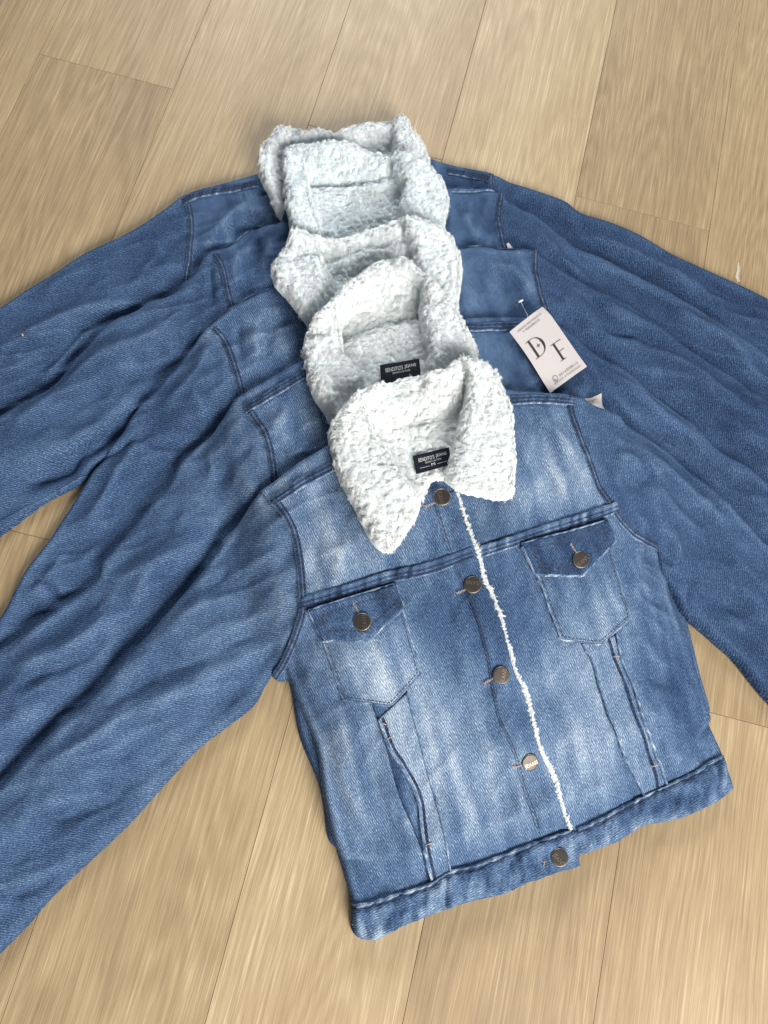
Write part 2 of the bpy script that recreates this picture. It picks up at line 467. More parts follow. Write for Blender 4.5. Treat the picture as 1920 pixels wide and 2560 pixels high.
def stitch_row(mb, line, field, up=0.0004, pitch=0.0042, length=0.0029):
    line, s = resample(line, 0.0008)
    z = samp(field, line[:, 0], line[:, 1]) + up
    step = max(1, int(pitch / 0.0008)); L = max(1, int(length / 0.0008))
    for i in range(0, len(line) - L, step):
        a = np.r_[line[i], z[i]]; b = np.r_[line[i + L], z[i + L]]
        c = (a + b) / 2; h = (b - a) / 2; nn = np.array([-h[1], h[0], 0]); nn = nn / (np.linalg.norm(nn) + 1e-9)
        mb.box(c, h, nn * 0.00045, (0, 0, 0.00035))

# ------------------------------------------------------------------ fleece: backing sheet + curly pile
def fleece(name, poly, field, parent, k, height=0.0, edge=(0.004, 0.004), seed=0, length=0.0080, spacing=0.0058, strands=60, lay=(0, 0), label=None, lump=1.0):
    r = np.random.default_rng(seed)
    lo = poly.min(0); hi = poly.max(0)
    gx = np.arange(lo[0] - 0.004, hi[0] + 0.004, spacing); gy = np.arange(lo[1] - 0.004, hi[1] + 0.004, spacing)
    cx, cy = np.meshgrid(gx, gy); cx = cx + (np.arange(len(gy)) % 2)[:, None] * spacing / 2
    cx = (cx + r.uniform(-.42, .42, cx.shape) * spacing).ravel(); cy = (cy + r.uniform(-.42, .42, cy.shape) * spacing).ravel()
    # lumps of the backing
    fr = 0.0011
    bx = np.arange(lo[0] - 0.006, hi[0] + 0.006, fr); by = np.arange(lo[1] - 0.006, hi[1] + 0.006, fr)
    bump = np.zeros((len(by), len(bx))); amp = r.uniform(0.4, 1.25, len(cx))
    w = int(0.006 / fr)
    for x, y, a in zip(cx, cy, amp):
        i = int((x - bx[0]) / fr); j = int((y - by[0]) / fr)
        i0, i1, j0, j1 = max(0, i - w), min(len(bx), i + w), max(0, j - w), min(len(by), j + w)
        if i1 <= i0 or j1 <= j0: continue
        d2 = (bx[None, i0:i1] - x) ** 2 + (by[j0:j1, None] - y) ** 2
        bump[j0:j1, i0:i1] = np.maximum(bump[j0:j1, i0:i1], a * 0.0030 * lump * np.exp(-d2 / 0.0029 ** 2))
    def bs(x, y):
        i = np.clip(((x - bx[0]) / fr).astype(int), 0, len(bx) - 1); j = np.clip(((y - by[0]) / fr).astype(int), 0, len(by) - 1)
        return bump[j, i]
    o = sheet(name, poly, field, FLEECE[k], parent, res=0.0014, off=height, edge=edge, extra=lambda x, y, d: bs(x, y) * np.clip(d / 0.003, 0.3, 1))
    # pile
    def surf(x, y):
        return samp(field, x, y) + height
    # inside test for the roots, with a margin so that tufts hang over the rim
    sd, qx, qy = signed(bx, by, poly, 0.02)
    def sdv(x, y):
        i = np.clip(((x - bx[0]) / fr).astype(int), 0, len(bx) - 1); j = np.clip(((y - by[0]) / fr).astype(int), 0, len(by) - 1)
        return sd[j, i]
    rimp, _ = resample(np.r_[poly, poly[:1]], 0.0021)              # extra tufts down the steep rim
    Tn = np.gradient(rimp, axis=0); Tn /= np.linalg.norm(Tn, axis=1)[:, None] + 1e-9
    inn = np.stack([-Tn[:, 1], Tn[:, 0]], 1)
    tst = rimp + inn * 0.002
    sg = np.where(sdv(tst[:, 0], tst[:, 1]) > 0, 1, -1)[:, None]
    dd = (r.uniform(0, 1, len(rimp)) ** 1.6 * 0.0045 + 0.0003)[:, None]
    ex_ = rimp + inn * sg * dd
    cx = np.r_[cx, ex_[:, 0]]; cy = np.r_[cy, ex_[:, 1]]; amp = np.r_[amp, np.ones(len(ex_))]
    keep = sdv(cx, cy) > 0.0002
    cx, cy, amp = cx[keep], cy[keep], amp[keep]
    nC = len(cx)
    e = 0.003
    def normal(x, y):
        d = sdv(x, y)
        zf = lambda a, b: surf(a, b) + edge[0] * roundedge(np.maximum(sdv(a, b), 0), edge[1])
        gxn = (zf(x + e, y) - zf(x - e, y)) / (2 * e); gyn = (zf(x, y + e) - zf(x, y - e)) / (2 * e)
        n_ = np.stack([-gxn, -gyn, np.ones_like(x)], -1)
        return n_ / np.linalg.norm(n_, axis=-1, keepdims=True)
    nm = normal(cx, cy)
    # lean direction: a slowly turning field plus a random swirl
    th = 2.2 * np.sin(cx * 61 + seed) + 2.0 * np.cos(cy * 73 + seed * 1.7) + r.normal(0, 1.0, nC)
    lean = np.stack([np.cos(th) + lay[0], np.sin(th) + lay[1], np.zeros(nC)], -1)
    lean -= (lean * nm).sum(-1, keepdims=True) * nm
    lean /= np.linalg.norm(lean, axis=-1, keepdims=True) + 1e-9
    side = np.cross(nm, lean)
    L = length * r.uniform(0.6, 1.5, nC); curl = r.uniform(1.0, 4.6, nC) * r.choice([-1, 1], nC)
    rise = r.uniform(0.22, 0.60, nC)
    npts = 7
    t = np.linspace(0, 1, npts)
    # clump guide: a hook that leaves the cloth, leans over and curls
    ang = curl[:, None] * t[None, :] ** 1.3
    step = (np.cos(ang)[..., None] * lean[:, None] + np.sin(ang)[..., None] * side[:, None])
    up = np.cos(t * 2.3)[None, :, None] * nm[:, None] * rise[:, None, None] * 1.6
    inc = (step * 0.85 + up) * (L / npts)[:, None, None]
    guide = np.cumsum(inc, 1) - inc[:, :1]
    S = strands
    # strands: roots spread over the clump cell, drawn together along the guide, each a little frizzy
    ra = np.sqrt(r.uniform(0, 1, (nC, S))) * spacing * 0.95; pa = r.uniform(0, 2 * math.pi, (nC, S))
    rx = cx[:, None] + ra * np.cos(pa); ry = cy[:, None] + ra * np.sin(pa)
    ok = sdv(rx, ry) > 0
    rz = surf(rx, ry) + edge[0] * roundedge(np.maximum(sdv(rx, ry), 0), edge[1]) + bs(rx, ry) * 0.7 - 0.0003
    cv = r.choice([0.78, 0.6, 0.15], (nC, S, 1), p=[0.70, 0.20, 0.10])
    conv = 1 - cv * (t ** 0.7)[None, None, :]
    offx = (rx - cx[:, None])[..., None] * conv - (rx - cx[:, None])[..., None]
    offy = (ry - cy[:, None])[..., None] * conv - (ry - cy[:, None])[..., None]
    ls = r.uniform(0.7, 1.15, (nC, S))
    pos = guide[:, None] * ls[..., None, None]
    fz = np.cumsum(r.normal(0, 1, (nC, S, npts, 3)), 2) * (0.00013 + 0.00022 * (cv[..., None] < 0.2))
    pos = pos + fz * (t > 0)[None, None, :, None]
    pos[..., 0] += rx[..., None] + offx; pos[..., 1] += ry[..., None] + offy; pos[..., 2] += rz[..., None]
    pos = pos[ok]
    # never sink below the backing
    nS = len(pos)
    hc = bpy.data.hair_curves.new('fleece_pile')
    hc.add_curves([npts] * nS)
    hc.attributes['position'].data.foreach_set('vector', pos.astype(np.float32).ravel())
    ra_ = hc.attributes.get('radius') or hc.attributes.new('radius', 'FLOAT', 'POINT')
    rad = (0.00019 * (1 - 0.55 * t))[None, :] * r.uniform(0.7, 1.2, (nS, 1))
    ra_.data.foreach_set('value', rad.astype(np.float32).ravel())
    po = link('fleece_pile', hc, PILE[k], o)
    po['kind'] = 'stuff'
    if label: o['label'] = label
    return o

# ------------------------------------------------------------------ floor
p2 = np.array([0.26273, 0.96487]); q2 = np.array([p2[1], -p2[0]])
PW = 0.1805
floor_me = MB(); floor_me.add([(-3, -2.6, -0.004), (3, -2.6, -0.004), (3, 3.4, -0.004), (-3, 3.4, -0.004)], [(0, 1, 2, 3)])
floor = link('floor', floor_me.mesh('floor'), GAP); floor['kind'] = 'structure'; floor['label'] = 'pale oak plank floor under the jackets'; floor['category'] = 'floor'
PL = 1.21
def plank_mesh(w, l):
    g = 0.00022; bv = 0.0003; mb = MB()
    a, b = w / 2 - g, l / 2 - g
    top = [(-a + bv, -b + bv, 0), (a - bv, -b + bv, 0), (a - bv, b - bv, 0), (-a + bv, b - bv, 0)]
    mid = [(-a, -b, -bv * 0.8), (a, -b, -bv * 0.8), (a, b, -bv * 0.8), (-a, b, -bv * 0.8)]
    bot = [(x, y, -0.004) for x, y, _ in mid]
    mb.add(top + mid + bot, [(0, 1, 2, 3)] + [(4 + i, 4 + (i + 1) % 4, (i + 1) % 4, i) for i in range(4)] + [(8 + i, 8 + (i + 1) % 4, 4 + (i + 1) % 4, 4 + i) for i in range(4)])
    me = mb.mesh('plank', False); me.materials.append(OAK); return me
pm = plank_mesh(PW, PL)
rotz = math.atan2(-q2[1] * -1, q2[0]) if False else math.atan2(q2[1], q2[0])
B0 = -0.6975 * HC
for c in range(-4, 11):
    bc = B0 + (c + 0.5) * PW
    a0 = (0.878 if c % 2 == 0 else 0.145) * HC
    for rr in range(-3, 4):
        ac = a0 + (rr + 0.5) * PL
        w = q2 * bc + p2 * ac
        if not (-1.3 < w[0] < 1.6 and -1.3 < w[1] < 2.2): continue
        o = bpy.data.objects.new('plank', pm); col.objects.link(o); o.parent = floor
        o.location = (w[0], w[1], 0); o.rotation_euler = (0, 0, rotz)

# a pale scar in the grain beside the bottom jacket's sleeve
scar = MB(); sp_ = W(np.array([(1846, 655), (1850, 672), (1846, 690), (1850, 704), (1843, 706), (1838, 692), (1842, 676), (1843, 660)], float))
scar.add(np.c_[sp_, np.full(len(sp_), 0.0004)], [tuple(range(len(sp_)))])
link('wood_scar', scar.mesh('wood_scar', False), plain('bare_pale_wood', (0.52, 0.45, 0.35), 0.7), floor)

# ------------------------------------------------------------------ the jackets, lowest first
H = np.zeros((NY, NX))                       # height of everything laid down so far
def drape(Hp, r): return boxpass(boxpass(Hp, r, 'max'), r, 'mean')

def lay_jacket(outline_px, T, crown, edge_w, folds, seed, sleeve_angs, mask_soft=0.03, wr=1.0):
    """height field of one jacket over everything below it"""
    global H
    rim = drape(H, 0.006)
    pts = onto(np.array(outline_px, float), rim, T * 0.45)
    poly = smooth(pts, True, 0.004)
    sd, _, _ = signed(GX, GY, poly, 0.085)
    D = np.maximum(sd, 0)
    B = drape(H, 0.013)
    B = H + (B - H) * sstep(D / 0.030)
    Z = B + T * roundedge(D, edge_w) + crown * sstep(D / 0.075)
    body = Z.copy()
    soft = sstep(D / mask_soft)
    det = np.zeros_like(Z)
    for f in folds:
        px, amp, wd = f[0], f[1], f[2]
        sk = 1.0
        if amp > 0:                                   # cloth folds lean: the flank away from the light is the steep one
            dx = px[-1][0] - px[0][0]; xm = np.mean([q[0] for q in px])
            if xm < 680 and dx < 0: wd, sk = wd * 0.65, 1.6
            if xm > 1380 and dx > 0: sk = 0.6
        w = onto(np.array(px, float), body)
        add_stroke(det, w, amp * 2.0, wd * (0.8 if amp < 0 and len(f) == 3 else 0.95), sk, f[3] if len(f) > 3 else 0.3)
    XX, YY = np.meshgrid(GX, GY)
    aL, aR = sleeve_angs
    mid = 0.5 * (pts[:, 0].min() + pts[:, 0].max())
    nL = noise(seed, 0.16, 0.034, aL); nR = noise(seed + 1, 0.16, 0.034, aR); nB = noise(seed + 2, 0.07, 0.045, math.radians(70))
    xl = sstep((0.02 - XX) / 0.16 + 0.5); xr = sstep((XX - 0.30) / 0.16 + 0.5)
    big = nL * xl + nR * xr + nB * (1 - xl) * (1 - xr) * 0.45
    sL = noise(seed + 3, 0.05, 0.014, aL + 0.5); sR = noise(seed + 4, 0.05, 0.014, aR - 0.4)
    small = sL * xl + sR * xr + noise(seed + 5, 0.030, 0.016, math.radians(60)) * (1 - xl) * (1 - xr)
    crease = -np.abs(noise(seed + 6, 0.08, 0.03, aL)) * xl - np.abs(noise(seed + 7, 0.08, 0.03, aR)) * xr
    fine = -np.abs(noise(seed + 9, 0.055, 0.017, aL - 0.35)) * xl - np.abs(noise(seed + 10, 0.055, 0.017, aR + 0.3)) * xr - 0.7 * np.abs(noise(seed + 11, 0.05, 0.02, math.radians(65))) * (1 - xl) * (1 - xr)
    det += wr * (0.0012 * big + 0.0005 * small + 0.0020 * crease + 0.0018 * fine + 0.00016 * noise(seed + 8, 0.008))
    Z = np.where(sd > 0, np.maximum(B + 0.0015, Z + det * soft), Z)
    Z = np.where(sd > 0, Z, H)
    return poly, sd, Z, pts

def merge(sd, Z):
    global H
    H = np.where(sd > 0, np.maximum(H, Z), H)

def merge_piece(poly, field, top):
    """add a small laid-on piece to the running height"""
    global H
    ins = inside(GX, GY, poly)
    H = np.where(ins, np.maximum(H, field + top), H)

def collar_fields(k, Z, stand_px, flaps_px, lining_px, top_line_px, Hs, Tf):
    """heights of the lining, the stand rising to its rolled top edge, and the folded-down flaps"""
    base = np.maximum(Z, drape(H, 0.005))
    lin = smooth(onto(np.array(lining_px, float), base, 0.004), True, 0.004)
    dip = np.zeros_like(base)                                       # pressed down just outside the collar lying on it
    if k > 1:
        for q in COLLAR[k - 1]['flaps'] + [COLLAR[k - 1]['stand']]:
            pq = smooth(onto(np.array(q, float), base, 0.020), True, 0.006)
            dip = np.maximum(dip, 0.011 * np.exp(-(distance(GX, GY, pq, True, 0.03)[0] / 0.010) ** 2))
    fields = {}
    fields['lining'] = (lin, base + 0.002)
    st = smooth(onto(np.array(stand_px, float), base, Hs * 0.75), True, 0.004)
    sd, _, _ = signed(GX, GY, st, 0.03)
    tl = smooth(onto(np.array(top_line_px, float), base, Hs * 0.8), False, 0.005)
    dt = distance(GX, GY, tl, False, 0.075)[0]
    up = Hs * (1 - sstep(dt / 0.055)) * (0.35 + 0.65 * roundedge(np.maximum(sd, 0), 0.010))
    fields['stand'] = (st, np.maximum(base + 0.002, base + 0.0025 + up - dip))
    fl = []
    for fp in flaps_px:
        fb = base
        g = smooth(onto(np.array(fp, float), fb, Tf * 0.6 + 0.006), True, 0.004)
        sd, _, _ = signed(GX, GY, g, 0.05)
        D = np.maximum(sd, 0)
        z = drape(fb, 0.008) * 0.6 + fb * 0.4 + 0.003 + Tf * roundedge(D, 0.012) + 0.45 * Hs * (1 - sstep(dt / 0.075)) * sstep((D + 0.004) / 0.014)
        fl.append((g, np.maximum(fb + 0.002, z - dip)))
    fields['flaps'] = fl
    return fields

def build_collar(k, root, Z, spec, seed):
    f = collar_fields(k, Z, spec['stand'], spec['flaps'], spec['lining'], spec['top'], spec.get('Hs', 0.022), spec.get('Tf', 0.010))
    fleece('neck_lining', f['lining'][0], f['lining'][1], root, k, edge=(0.003, 0.004), seed=seed, length=0.0085, lay=(0.2, -0.5))
    merge_piece(f['lining'][0], f['lining'][1], 0.005)
    fleece('collar_stand', f['stand'][0], f['stand'][1], root, k, edge=(0.0012, 0.004), seed=seed + 1, length=0.0072, lay=(0.0, -0.6))
    merge_piece(f['stand'][0], f['stand'][1], 0.005)
    for i, (g, z) in enumerate(f['flaps']):
        fleece('collar_flap', g, z, root, k, edge=(0.004, 0.005), seed=seed + 2 + i, length=0.0066)
        merge_piece(g, z, 0.005)
    return f

def sub(poly_px, field, add=0.0): return smooth(onto(np.array(poly_px, float), field, add), True, 0.003)
def path(px, field, add=0.0): return onto(np.array(px, float), field, add)

def fade_field(blobs, field, edge_noise_seed=5):
    f = np.zeros((NY, NX)); XX, YY = np.meshgrid(GX, GY)
    for x, y, rx, ry, ang, a in blobs:
        w = onto(np.array([[x, y]], float), field)[0]
        ca, sa = math.cos(math.radians(ang)), math.sin(math.radians(ang))
        rx, ry = rx * 1.25, ry * 1.25
        u = ((XX - w[0]) * ca + (YY - w[1]) * sa) / rx; v = (-(XX - w[0]) * sa + (YY - w[1]) * ca) / ry
        f += a * np.exp(-(u * u + v * v))
    f *= 0.78 * (1 + 0.22 * noise(edge_noise_seed, 0.13, 0.011, math.radians(103)))
    return f

ROW = 'denim jackets laid in an overlapping row'
def tint_fade(mat): return mat

A_L = math.radians(38); A_R = math.radians(-36)

# jacket outlines: upper edges of the sleeves and shoulders as seen, hidden lower edges carried on below the next jacket
LU, RU, NECK, LOW = {}, {}, {}, {}
LU[5] = P((-260, 930), (-120, 840)) + C6((0, 850), (150, 750), (300, 660), (450, 560), (700, 440), (850, 345), (950, 270))
NECK[5] = C6((960, 258), (1060, 215), (1250, 165), (1400, 120)) + P((760, 380), (1000, 360), (1090, 405)) + C8((0, 70), (120, 95), (235, 120))
RU[5] = C8((310, 160), (430, 198), (580, 250), (620, 270), (680, 318), (840, 370), (1000, 440), (1150, 530), (1300, 600), (1500, 690), (1659, 770)) + P((2060, 830), (2200, 900))
LOW[5] = P((2200, 1200), (1900, 1050), (1600, 930), (1500, 1000), (1480, 1250), (900, 1350), (640, 1200), (560, 960), (300, 1050), (0, 1180), (-260, 1290))
LU[4] = P((-260, 1150), (-120, 1090)) + C6((0, 1420), (130, 1350), (270, 1275), (340, 1200), (420, 1100), (530, 985), (640, 895), (700, 875), (800, 810), (940, 760), (985, 710), (1040, 670), (1080, 600), (1120, 555))
NECK[4] = C6((1140, 540), (1250, 500), (1330, 430), (1390, 398), (1470, 390), (1515, 350)) + P((760, 500), (1000, 480), (1100, 470)) + C8((20, 190), (70, 185), (250, 212), (284, 225))
RU[4] = C8((300, 245), (430, 318), (560, 408), (660, 490), (800, 550), (1000, 648), (1200, 755), (1400, 880), (1659, 1060)) + P((2060, 990), (2200, 1090))
LOW[4] = P((2200, 1380), (1900, 1230), (1640, 1100), (1560, 1150), (1560, 1500), (900, 1600), (690, 1400), (620, 1130), (420, 1100)) + C6((520, 1700), (450, 1790), (250, 1900), (0, 2080)) + P((-130, 1410), (-260, 1480))
LU[3] = P((-260, 1830), (-120, 1690)) + C7((0, 490), (130, 250), (240, 108)) + C6((330, 2005), (430, 1830), (490, 1720), (610, 1590), (700, 1420), (830, 1300), (900, 1220), (1010, 1090), (1060, 1010), (1110, 962))
NECK[3] = C6((1130, 945), (1220, 870), (1320, 805), (1460, 745), (1500, 725)) + P((800, 700), (1000, 640), (1120, 620)) + C8((60, 500), (130, 490), (270, 508), (420, 510), (460, 520))
RU[3] = C8((480, 540), (560, 590), (650, 650), (760, 710), (920, 780), (1050, 860), (1180, 965), (1300, 1050), (1450, 1150), (1659, 1290)) + P((2060, 1100), (2200, 1200))
LOW[3] = P((2200, 1500), (1900, 1340), (1700, 1230), (1620, 1300), (1640, 1560), (1700, 1700), (1000, 1850), (740, 1650), (660, 1300), (560, 1330), (330, 1530), (0, 1830), (-260, 2060))
LU[2] = P((-260, 1760), (-120, 1690)) + C7((0, 640), (180, 520), (300, 430), (490, 288), (500, 220), (560, 150)) + C6((690, 2060), (780, 1950), (900, 1825), (960, 1700), (1050, 1610), (1140, 1530), (1190, 1450), (1262, 1345))
NECK[2] = C6((1280, 1325), (1400, 1258), (1640, 1128)) + P((850, 880), (1000, 830), (1120, 800)) + C8((90, 855), (380, 858), (520, 872))
RU[2] = C8((540, 878), (640, 938), (760, 1040), (900, 1118), (1010, 1200), (1100, 1285), (1250, 1388), (1350, 1490), (1440, 1570), (1540, 1620), (1659, 1718)) + P((2060, 1290), (2200, 1390))
LOW[2] = P((2200, 1700), (1950, 1560), (1750, 1420), (1695, 1500), (1715, 1545), (1752, 1690)) + C4((1405, 1455), (1400, 1475)) + P((1700, 1860), (1100, 2090), (860, 2140)) + C5((290, 912), (255, 880), (228, 720), (205, 600), (100, 330), (55, 90)) + P((700, 1640), (620, 1640), (420, 1800), (0, 2080), (-260, 2270))
LU[1] = P((-260, 2180), (-130, 2080)) + C7((0, 1340), (200, 1120), (260, 1060), (450, 900), (600, 720), (740, 570), (870, 420), (1000, 270), (1090, 150)) + C6((1200, 2100), (1270, 2030), (1340, 1910), (1395, 1848))
NECK[1] = C6((1405, 1835), (1500, 1770), (1648, 1660)) + P((850, 1090), (900, 1040), (1230, 975), (1290, 975)) + C8((350, 1238), (500, 1246), (640, 1262))
RU[1] = C8((665, 1266), (760, 1308), (860, 1353), (960, 1438), (1060, 1500), (1190, 1598), (1290, 1690), (1420, 1788), (1540, 1918), (1659, 2040)) + P((2060, 1490), (2200, 1640))
LOW[1] = P((2200, 2050), (2060, 1900)) + C4((1756, 1405), (1659, 1292), (1550, 1155), (1450, 1065), (1340, 958), (1228, 850), (1160, 700), (1108, 590), (1085, 480), (1085, 480)) + \
    C4((1110, 590), (1170, 740), (1220, 860), (1330, 1220), (1400, 1480), (1480, 1735), (1535, 1935), (1535, 1935)) + C9((1450, 0), (1280, 80), (1095, 122), (1046, 158), (1000, 190), (900, 224), (846, 236), (846, 236), (850, 285), (850, 285)) + \
    C5((1450, 1035), (1300, 1085), (1150, 1150), (1000, 1185), (870, 1225), (700, 1290), (580, 1342), (500, 1385), (430, 1383), (385, 1355), (368, 1300), (368, 1300), (370, 1200), (330, 1050), (270, 850), (222, 640), (188, 400), (120, 220), (60, 90), (40, 45)) + \
    C3((160, 1285), (105, 1245), (105, 1245)) + C7((1330, 840), (1280, 930), (1130, 1050), (1000, 1150), (830, 1330), (650, 1530), (450, 1720), (260, 1900), (130, 2050), (0, 2180)) + P((-130, 2500), (-260, 2600))
AL, AR, NT, NH = {}, {}, {5: 4, 4: 7, 3: 4, 2: 4, 1: 12}, {5: 3, 4: 3, 3: 3, 2: 3, 1: 11}
AL[5] = C6((962, 262), (1004, 290), (1020, 380), (1015, 500), (990, 690), (960, 850), (1000, 1000))
AL[4] = C6((1130, 545), (1150, 565), (1190, 640), (1220, 780), (1240, 860), (1240, 1000), (1200, 1300))
AL[3] = C6((1122, 948), (1150, 975), (1200, 1035), (1255, 1180), (1290, 1310), (1290, 1450), (1240, 1750))
AL[2] = C6((1270, 1340), (1345, 1425), (1420, 1540), (1455, 1680), (1465, 1790), (1460, 1900), (1400, 2250))
AL[1] = C6((1400, 1842), (1470, 1910)) + C3((140, 90), (230, 240), (275, 450), (290, 600), (295, 790), (250, 950), (180, 1120), (108, 1240))
AR[5] = C8((236, 122), (238, 205), (260, 300), (300, 450), (350, 700), (500, 900))
AR[4] = C8((284, 228), (276, 350), (290, 430), (306, 495), (330, 560), (420, 800), (600, 1200))
AR[3] = C8((456, 522), (470, 640), (500, 760), (532, 862), (560, 950), (640, 1250), (850, 1600))
AR[2] = C8((430, 862), (460, 960), (510, 1100), (560, 1240), (650, 1500), (850, 1900), (1060, 2080))
AR[1] = C8((652, 1264), (650, 1310), (690, 1450), (740, 1580), (790, 1720), (850, 1810)) + C4((840, 240), (900, 320), (960, 372), (1083, 442))

def corners(*pieces):
    out = []
    for p in pieces:
        p = np.asarray(p, float)
        out += [p[:1], p, p[-1:]]
    return np.concatenate(out)

def text_flat(body, spacing=1.0):
    cu = bpy.data.curves.new('lettering', 'FONT'); cu.body = body; cu.space_character = spacing
    cu.fill_mode = 'BOTH'; cu.resolution_u = 3
    o = bpy.data.objects.new('lettering', cu); col.objects.link(o)
    dg = bpy.context.evaluated_depsgraph_get()
    me = bpy.data.meshes.new_from_object(o.evaluated_get(dg))
    V = np.array([v.co[:2] for v in me.vertices]); Fc = [tuple(p.vertices) for p in me.polygons]
    bpy.data.objects.remove(o); bpy.data.curves.remove(cu); bpy.data.meshes.remove(me)
    V = V - V.min(0)
    return V, Fc, V.max(0)
def text_on(mb, body, place, u0, v0, u1, height, spacing=1.0, bold=0.0):
    """lettering from u0 to u1 with its baseline at v0 and cap height `height`, in the (u, v) frame of `place`"""
    V, Fc, sz = text_flat(body, spacing)
    q = np.stack([u0 + V[:, 0] / sz[0] * (u1 - u0), v0 - V[:, 1] / sz[1] * height], 1)
    mb.add(place(q), Fc)
def bar_on(mb, x0, y0, x1, y1, place, n=8):
    q = [(x0 + (x1 - x0) * i, y0 + (y1 - y0) * j / n) for j in range(n + 1) for i in (0, 1)]
    mb.add(place(np.array(q, float)), [(2 * j, 2 * j + 1, 2 * j + 3, 2 * j + 2) for j in range(n)])
def poly_on(mb, pts, place):
    mb.add(place(np.array(pts, float)), [tuple(range(len(pts)))])
def quad_place(c4, zf):
    """(u, v) in the unit square of four corners TL, TR, BR, BL -> world"""
    c4 = np.asarray(c4, float)
    def f(q):
        u = q[:, :1]; v = q[:, 1:2]
        p = (c4[0] * (1 - u) + c4[1] * u) * (1 - v) + (c4[3] * (1 - u) + c4[2] * u) * v
        return np.c_[p, zf(p[:, 0], p[:, 1], q[:, 0], q[:, 1])]
    return f

def neck_label(root, corners_px, field, k, size_row):
    w = path(corners_px, field, 0.008)
    top = boxpass(field, 0.006, 'mean')
    o = sheet('neck_label', smooth(corners(*[np.stack([w[i], w[(i + 1) % 4]]) for i in range(4)]), True, 0.003), top, SATIN, root, res=0.001, off=0.0088)
    o['label'] = 'navy woven label with silver lettering'
    pl = quad_place(w, lambda x, y, u, v: samp(top, x, y) + 0.0092)
    mb = MB()
    text_on(mb, "BENDITO'S", pl, 0.13, 0.43, 0.565, 0.215)
    text_on(mb, "JEANS", pl, 0.605, 0.43, 0.90, 0.215)
    text_on(mb, "DENIM CULTURE", pl, 0.30, 0.575, 0.74, 0.085, 1.1)
    if size_row:
        text_on(mb, "M", pl, 0.455, 0.80, 0.555, 0.165)
        poly_on(mb, [(0.13, 0.745), (0.40, 0.745), (0.40, 0.762), (0.13, 0.762)], pl)
        poly_on(mb, [(0.61, 0.745), (0.89, 0.745), (0.89, 0.762), (0.61, 0.762)], pl)
    link('lettering', mb.mesh('lettering', False), SILVER, o)

JT = {5: 0.013, 4: 0.012, 3: 0.012, 2: 0.012, 1: 0.016}
CROWN = {5: 0.007, 4: 0.007, 3: 0.007, 2: 0.007, 1: 0.007}
JLABEL = {5: 'bottom denim jacket of the overlapping row, its fleece collar against the bare floor',
          4: 'denim jacket with the widest-open pale blue fleece collar, on top of the bottom jacket',
          3: 'middle denim jacket of the row, collar flap pointing outward, fleece stand creased',
          2: 'denim jacket with round hooded-looking collar and half-hidden neck label, under the buttoned jacket',
          1: 'top denim jacket of the row, whole buttoned front with flap pockets and size M label'}
FOLDS = {k: [] for k in range(1, 6)}
mm = 0.001
FOLDS[5] = [
    (C6((900, 740), (800, 775), (450, 845), (150, 980), (0, 1080)), 5 * mm, 0.016), (C6((860, 830), (640, 850), (450, 930), (330, 1060)), -5 * mm, 0.011),
    (C6((660, 895), (480, 960), (360, 1080), (180, 1250)), 6 * mm, 0.010), (C6((700, 560), (420, 640), (150, 800)), 2.5 * mm, 0.020),
    (C6((1400, 240), (1250, 330), (1100, 560)), 3 * mm, 0.012), (C6((1440, 300), (1360, 470), (1260, 560)), -3 * mm, 0.012),
    (C8((480, 350), (640, 420), (800, 500), (1100, 640)), -4 * mm, 0.014), (C8((650, 380), (900, 480), (1200, 640), (1500, 800)), 4 * mm, 0.016),
    (C8((1300, 640), (1500, 760), (1659, 860)), -3 * mm, 0.012), (C8((500, 300), (560, 400), (600, 470)), -3 * mm, 0.009)]
FOLDS[4] = [
    (C6((900, 870), (740, 1000), (500, 1130), (300, 1300), (0, 1560)), 5 * mm, 0.014), (C6((1000, 1090), (860, 1150), (640, 1230), (300, 1440), (0, 1610)), -5 * mm, 0.014),
    (C6((860, 1240), (640, 1380), (430, 1560), (200, 1640), (0, 1700)), 6 * mm, 0.013), (C6((760, 1390), (560, 1560), (300, 1720), (50, 1810)), -5 * mm, 0.012),
    (C6((520, 1560), (440, 1660), (380, 1760)), 3 * mm, 0.007), (C6((1080, 640), (1080, 720), (1000, 740)), -4 * mm, 0.008), (C6((1130, 580), (1140, 720), (1150, 850)), -4.5 * mm, 0.007),
    (C6((1400, 440), (1380, 560), (1330, 640)), -4 * mm, 0.009), (C6((1480, 450), (1440, 570), (1400, 700)), 4 * mm, 0.010), (C6((1290, 520), (1270, 640), (1280, 760)), 2.5 * mm, 0.009),
    (C6((900, 1010), (820, 1090), (700, 1110)), -3 * mm, 0.010),
    (C8((120, 250), (180, 330), (240, 440)), -3.5 * mm, 0.008), (C8((60, 300), (110, 380), (160, 480)), 3 * mm, 0.010), (C8((560, 430), (760, 580), (1000, 700), (1300, 880)), -4.5 * mm, 0.013),
    (C8((420, 380), (560, 500), (760, 650)), 3 * mm, 0.014), (C8((1100, 760), (1400, 930), (1659, 1130)), 3.5 * mm, 0.016)]
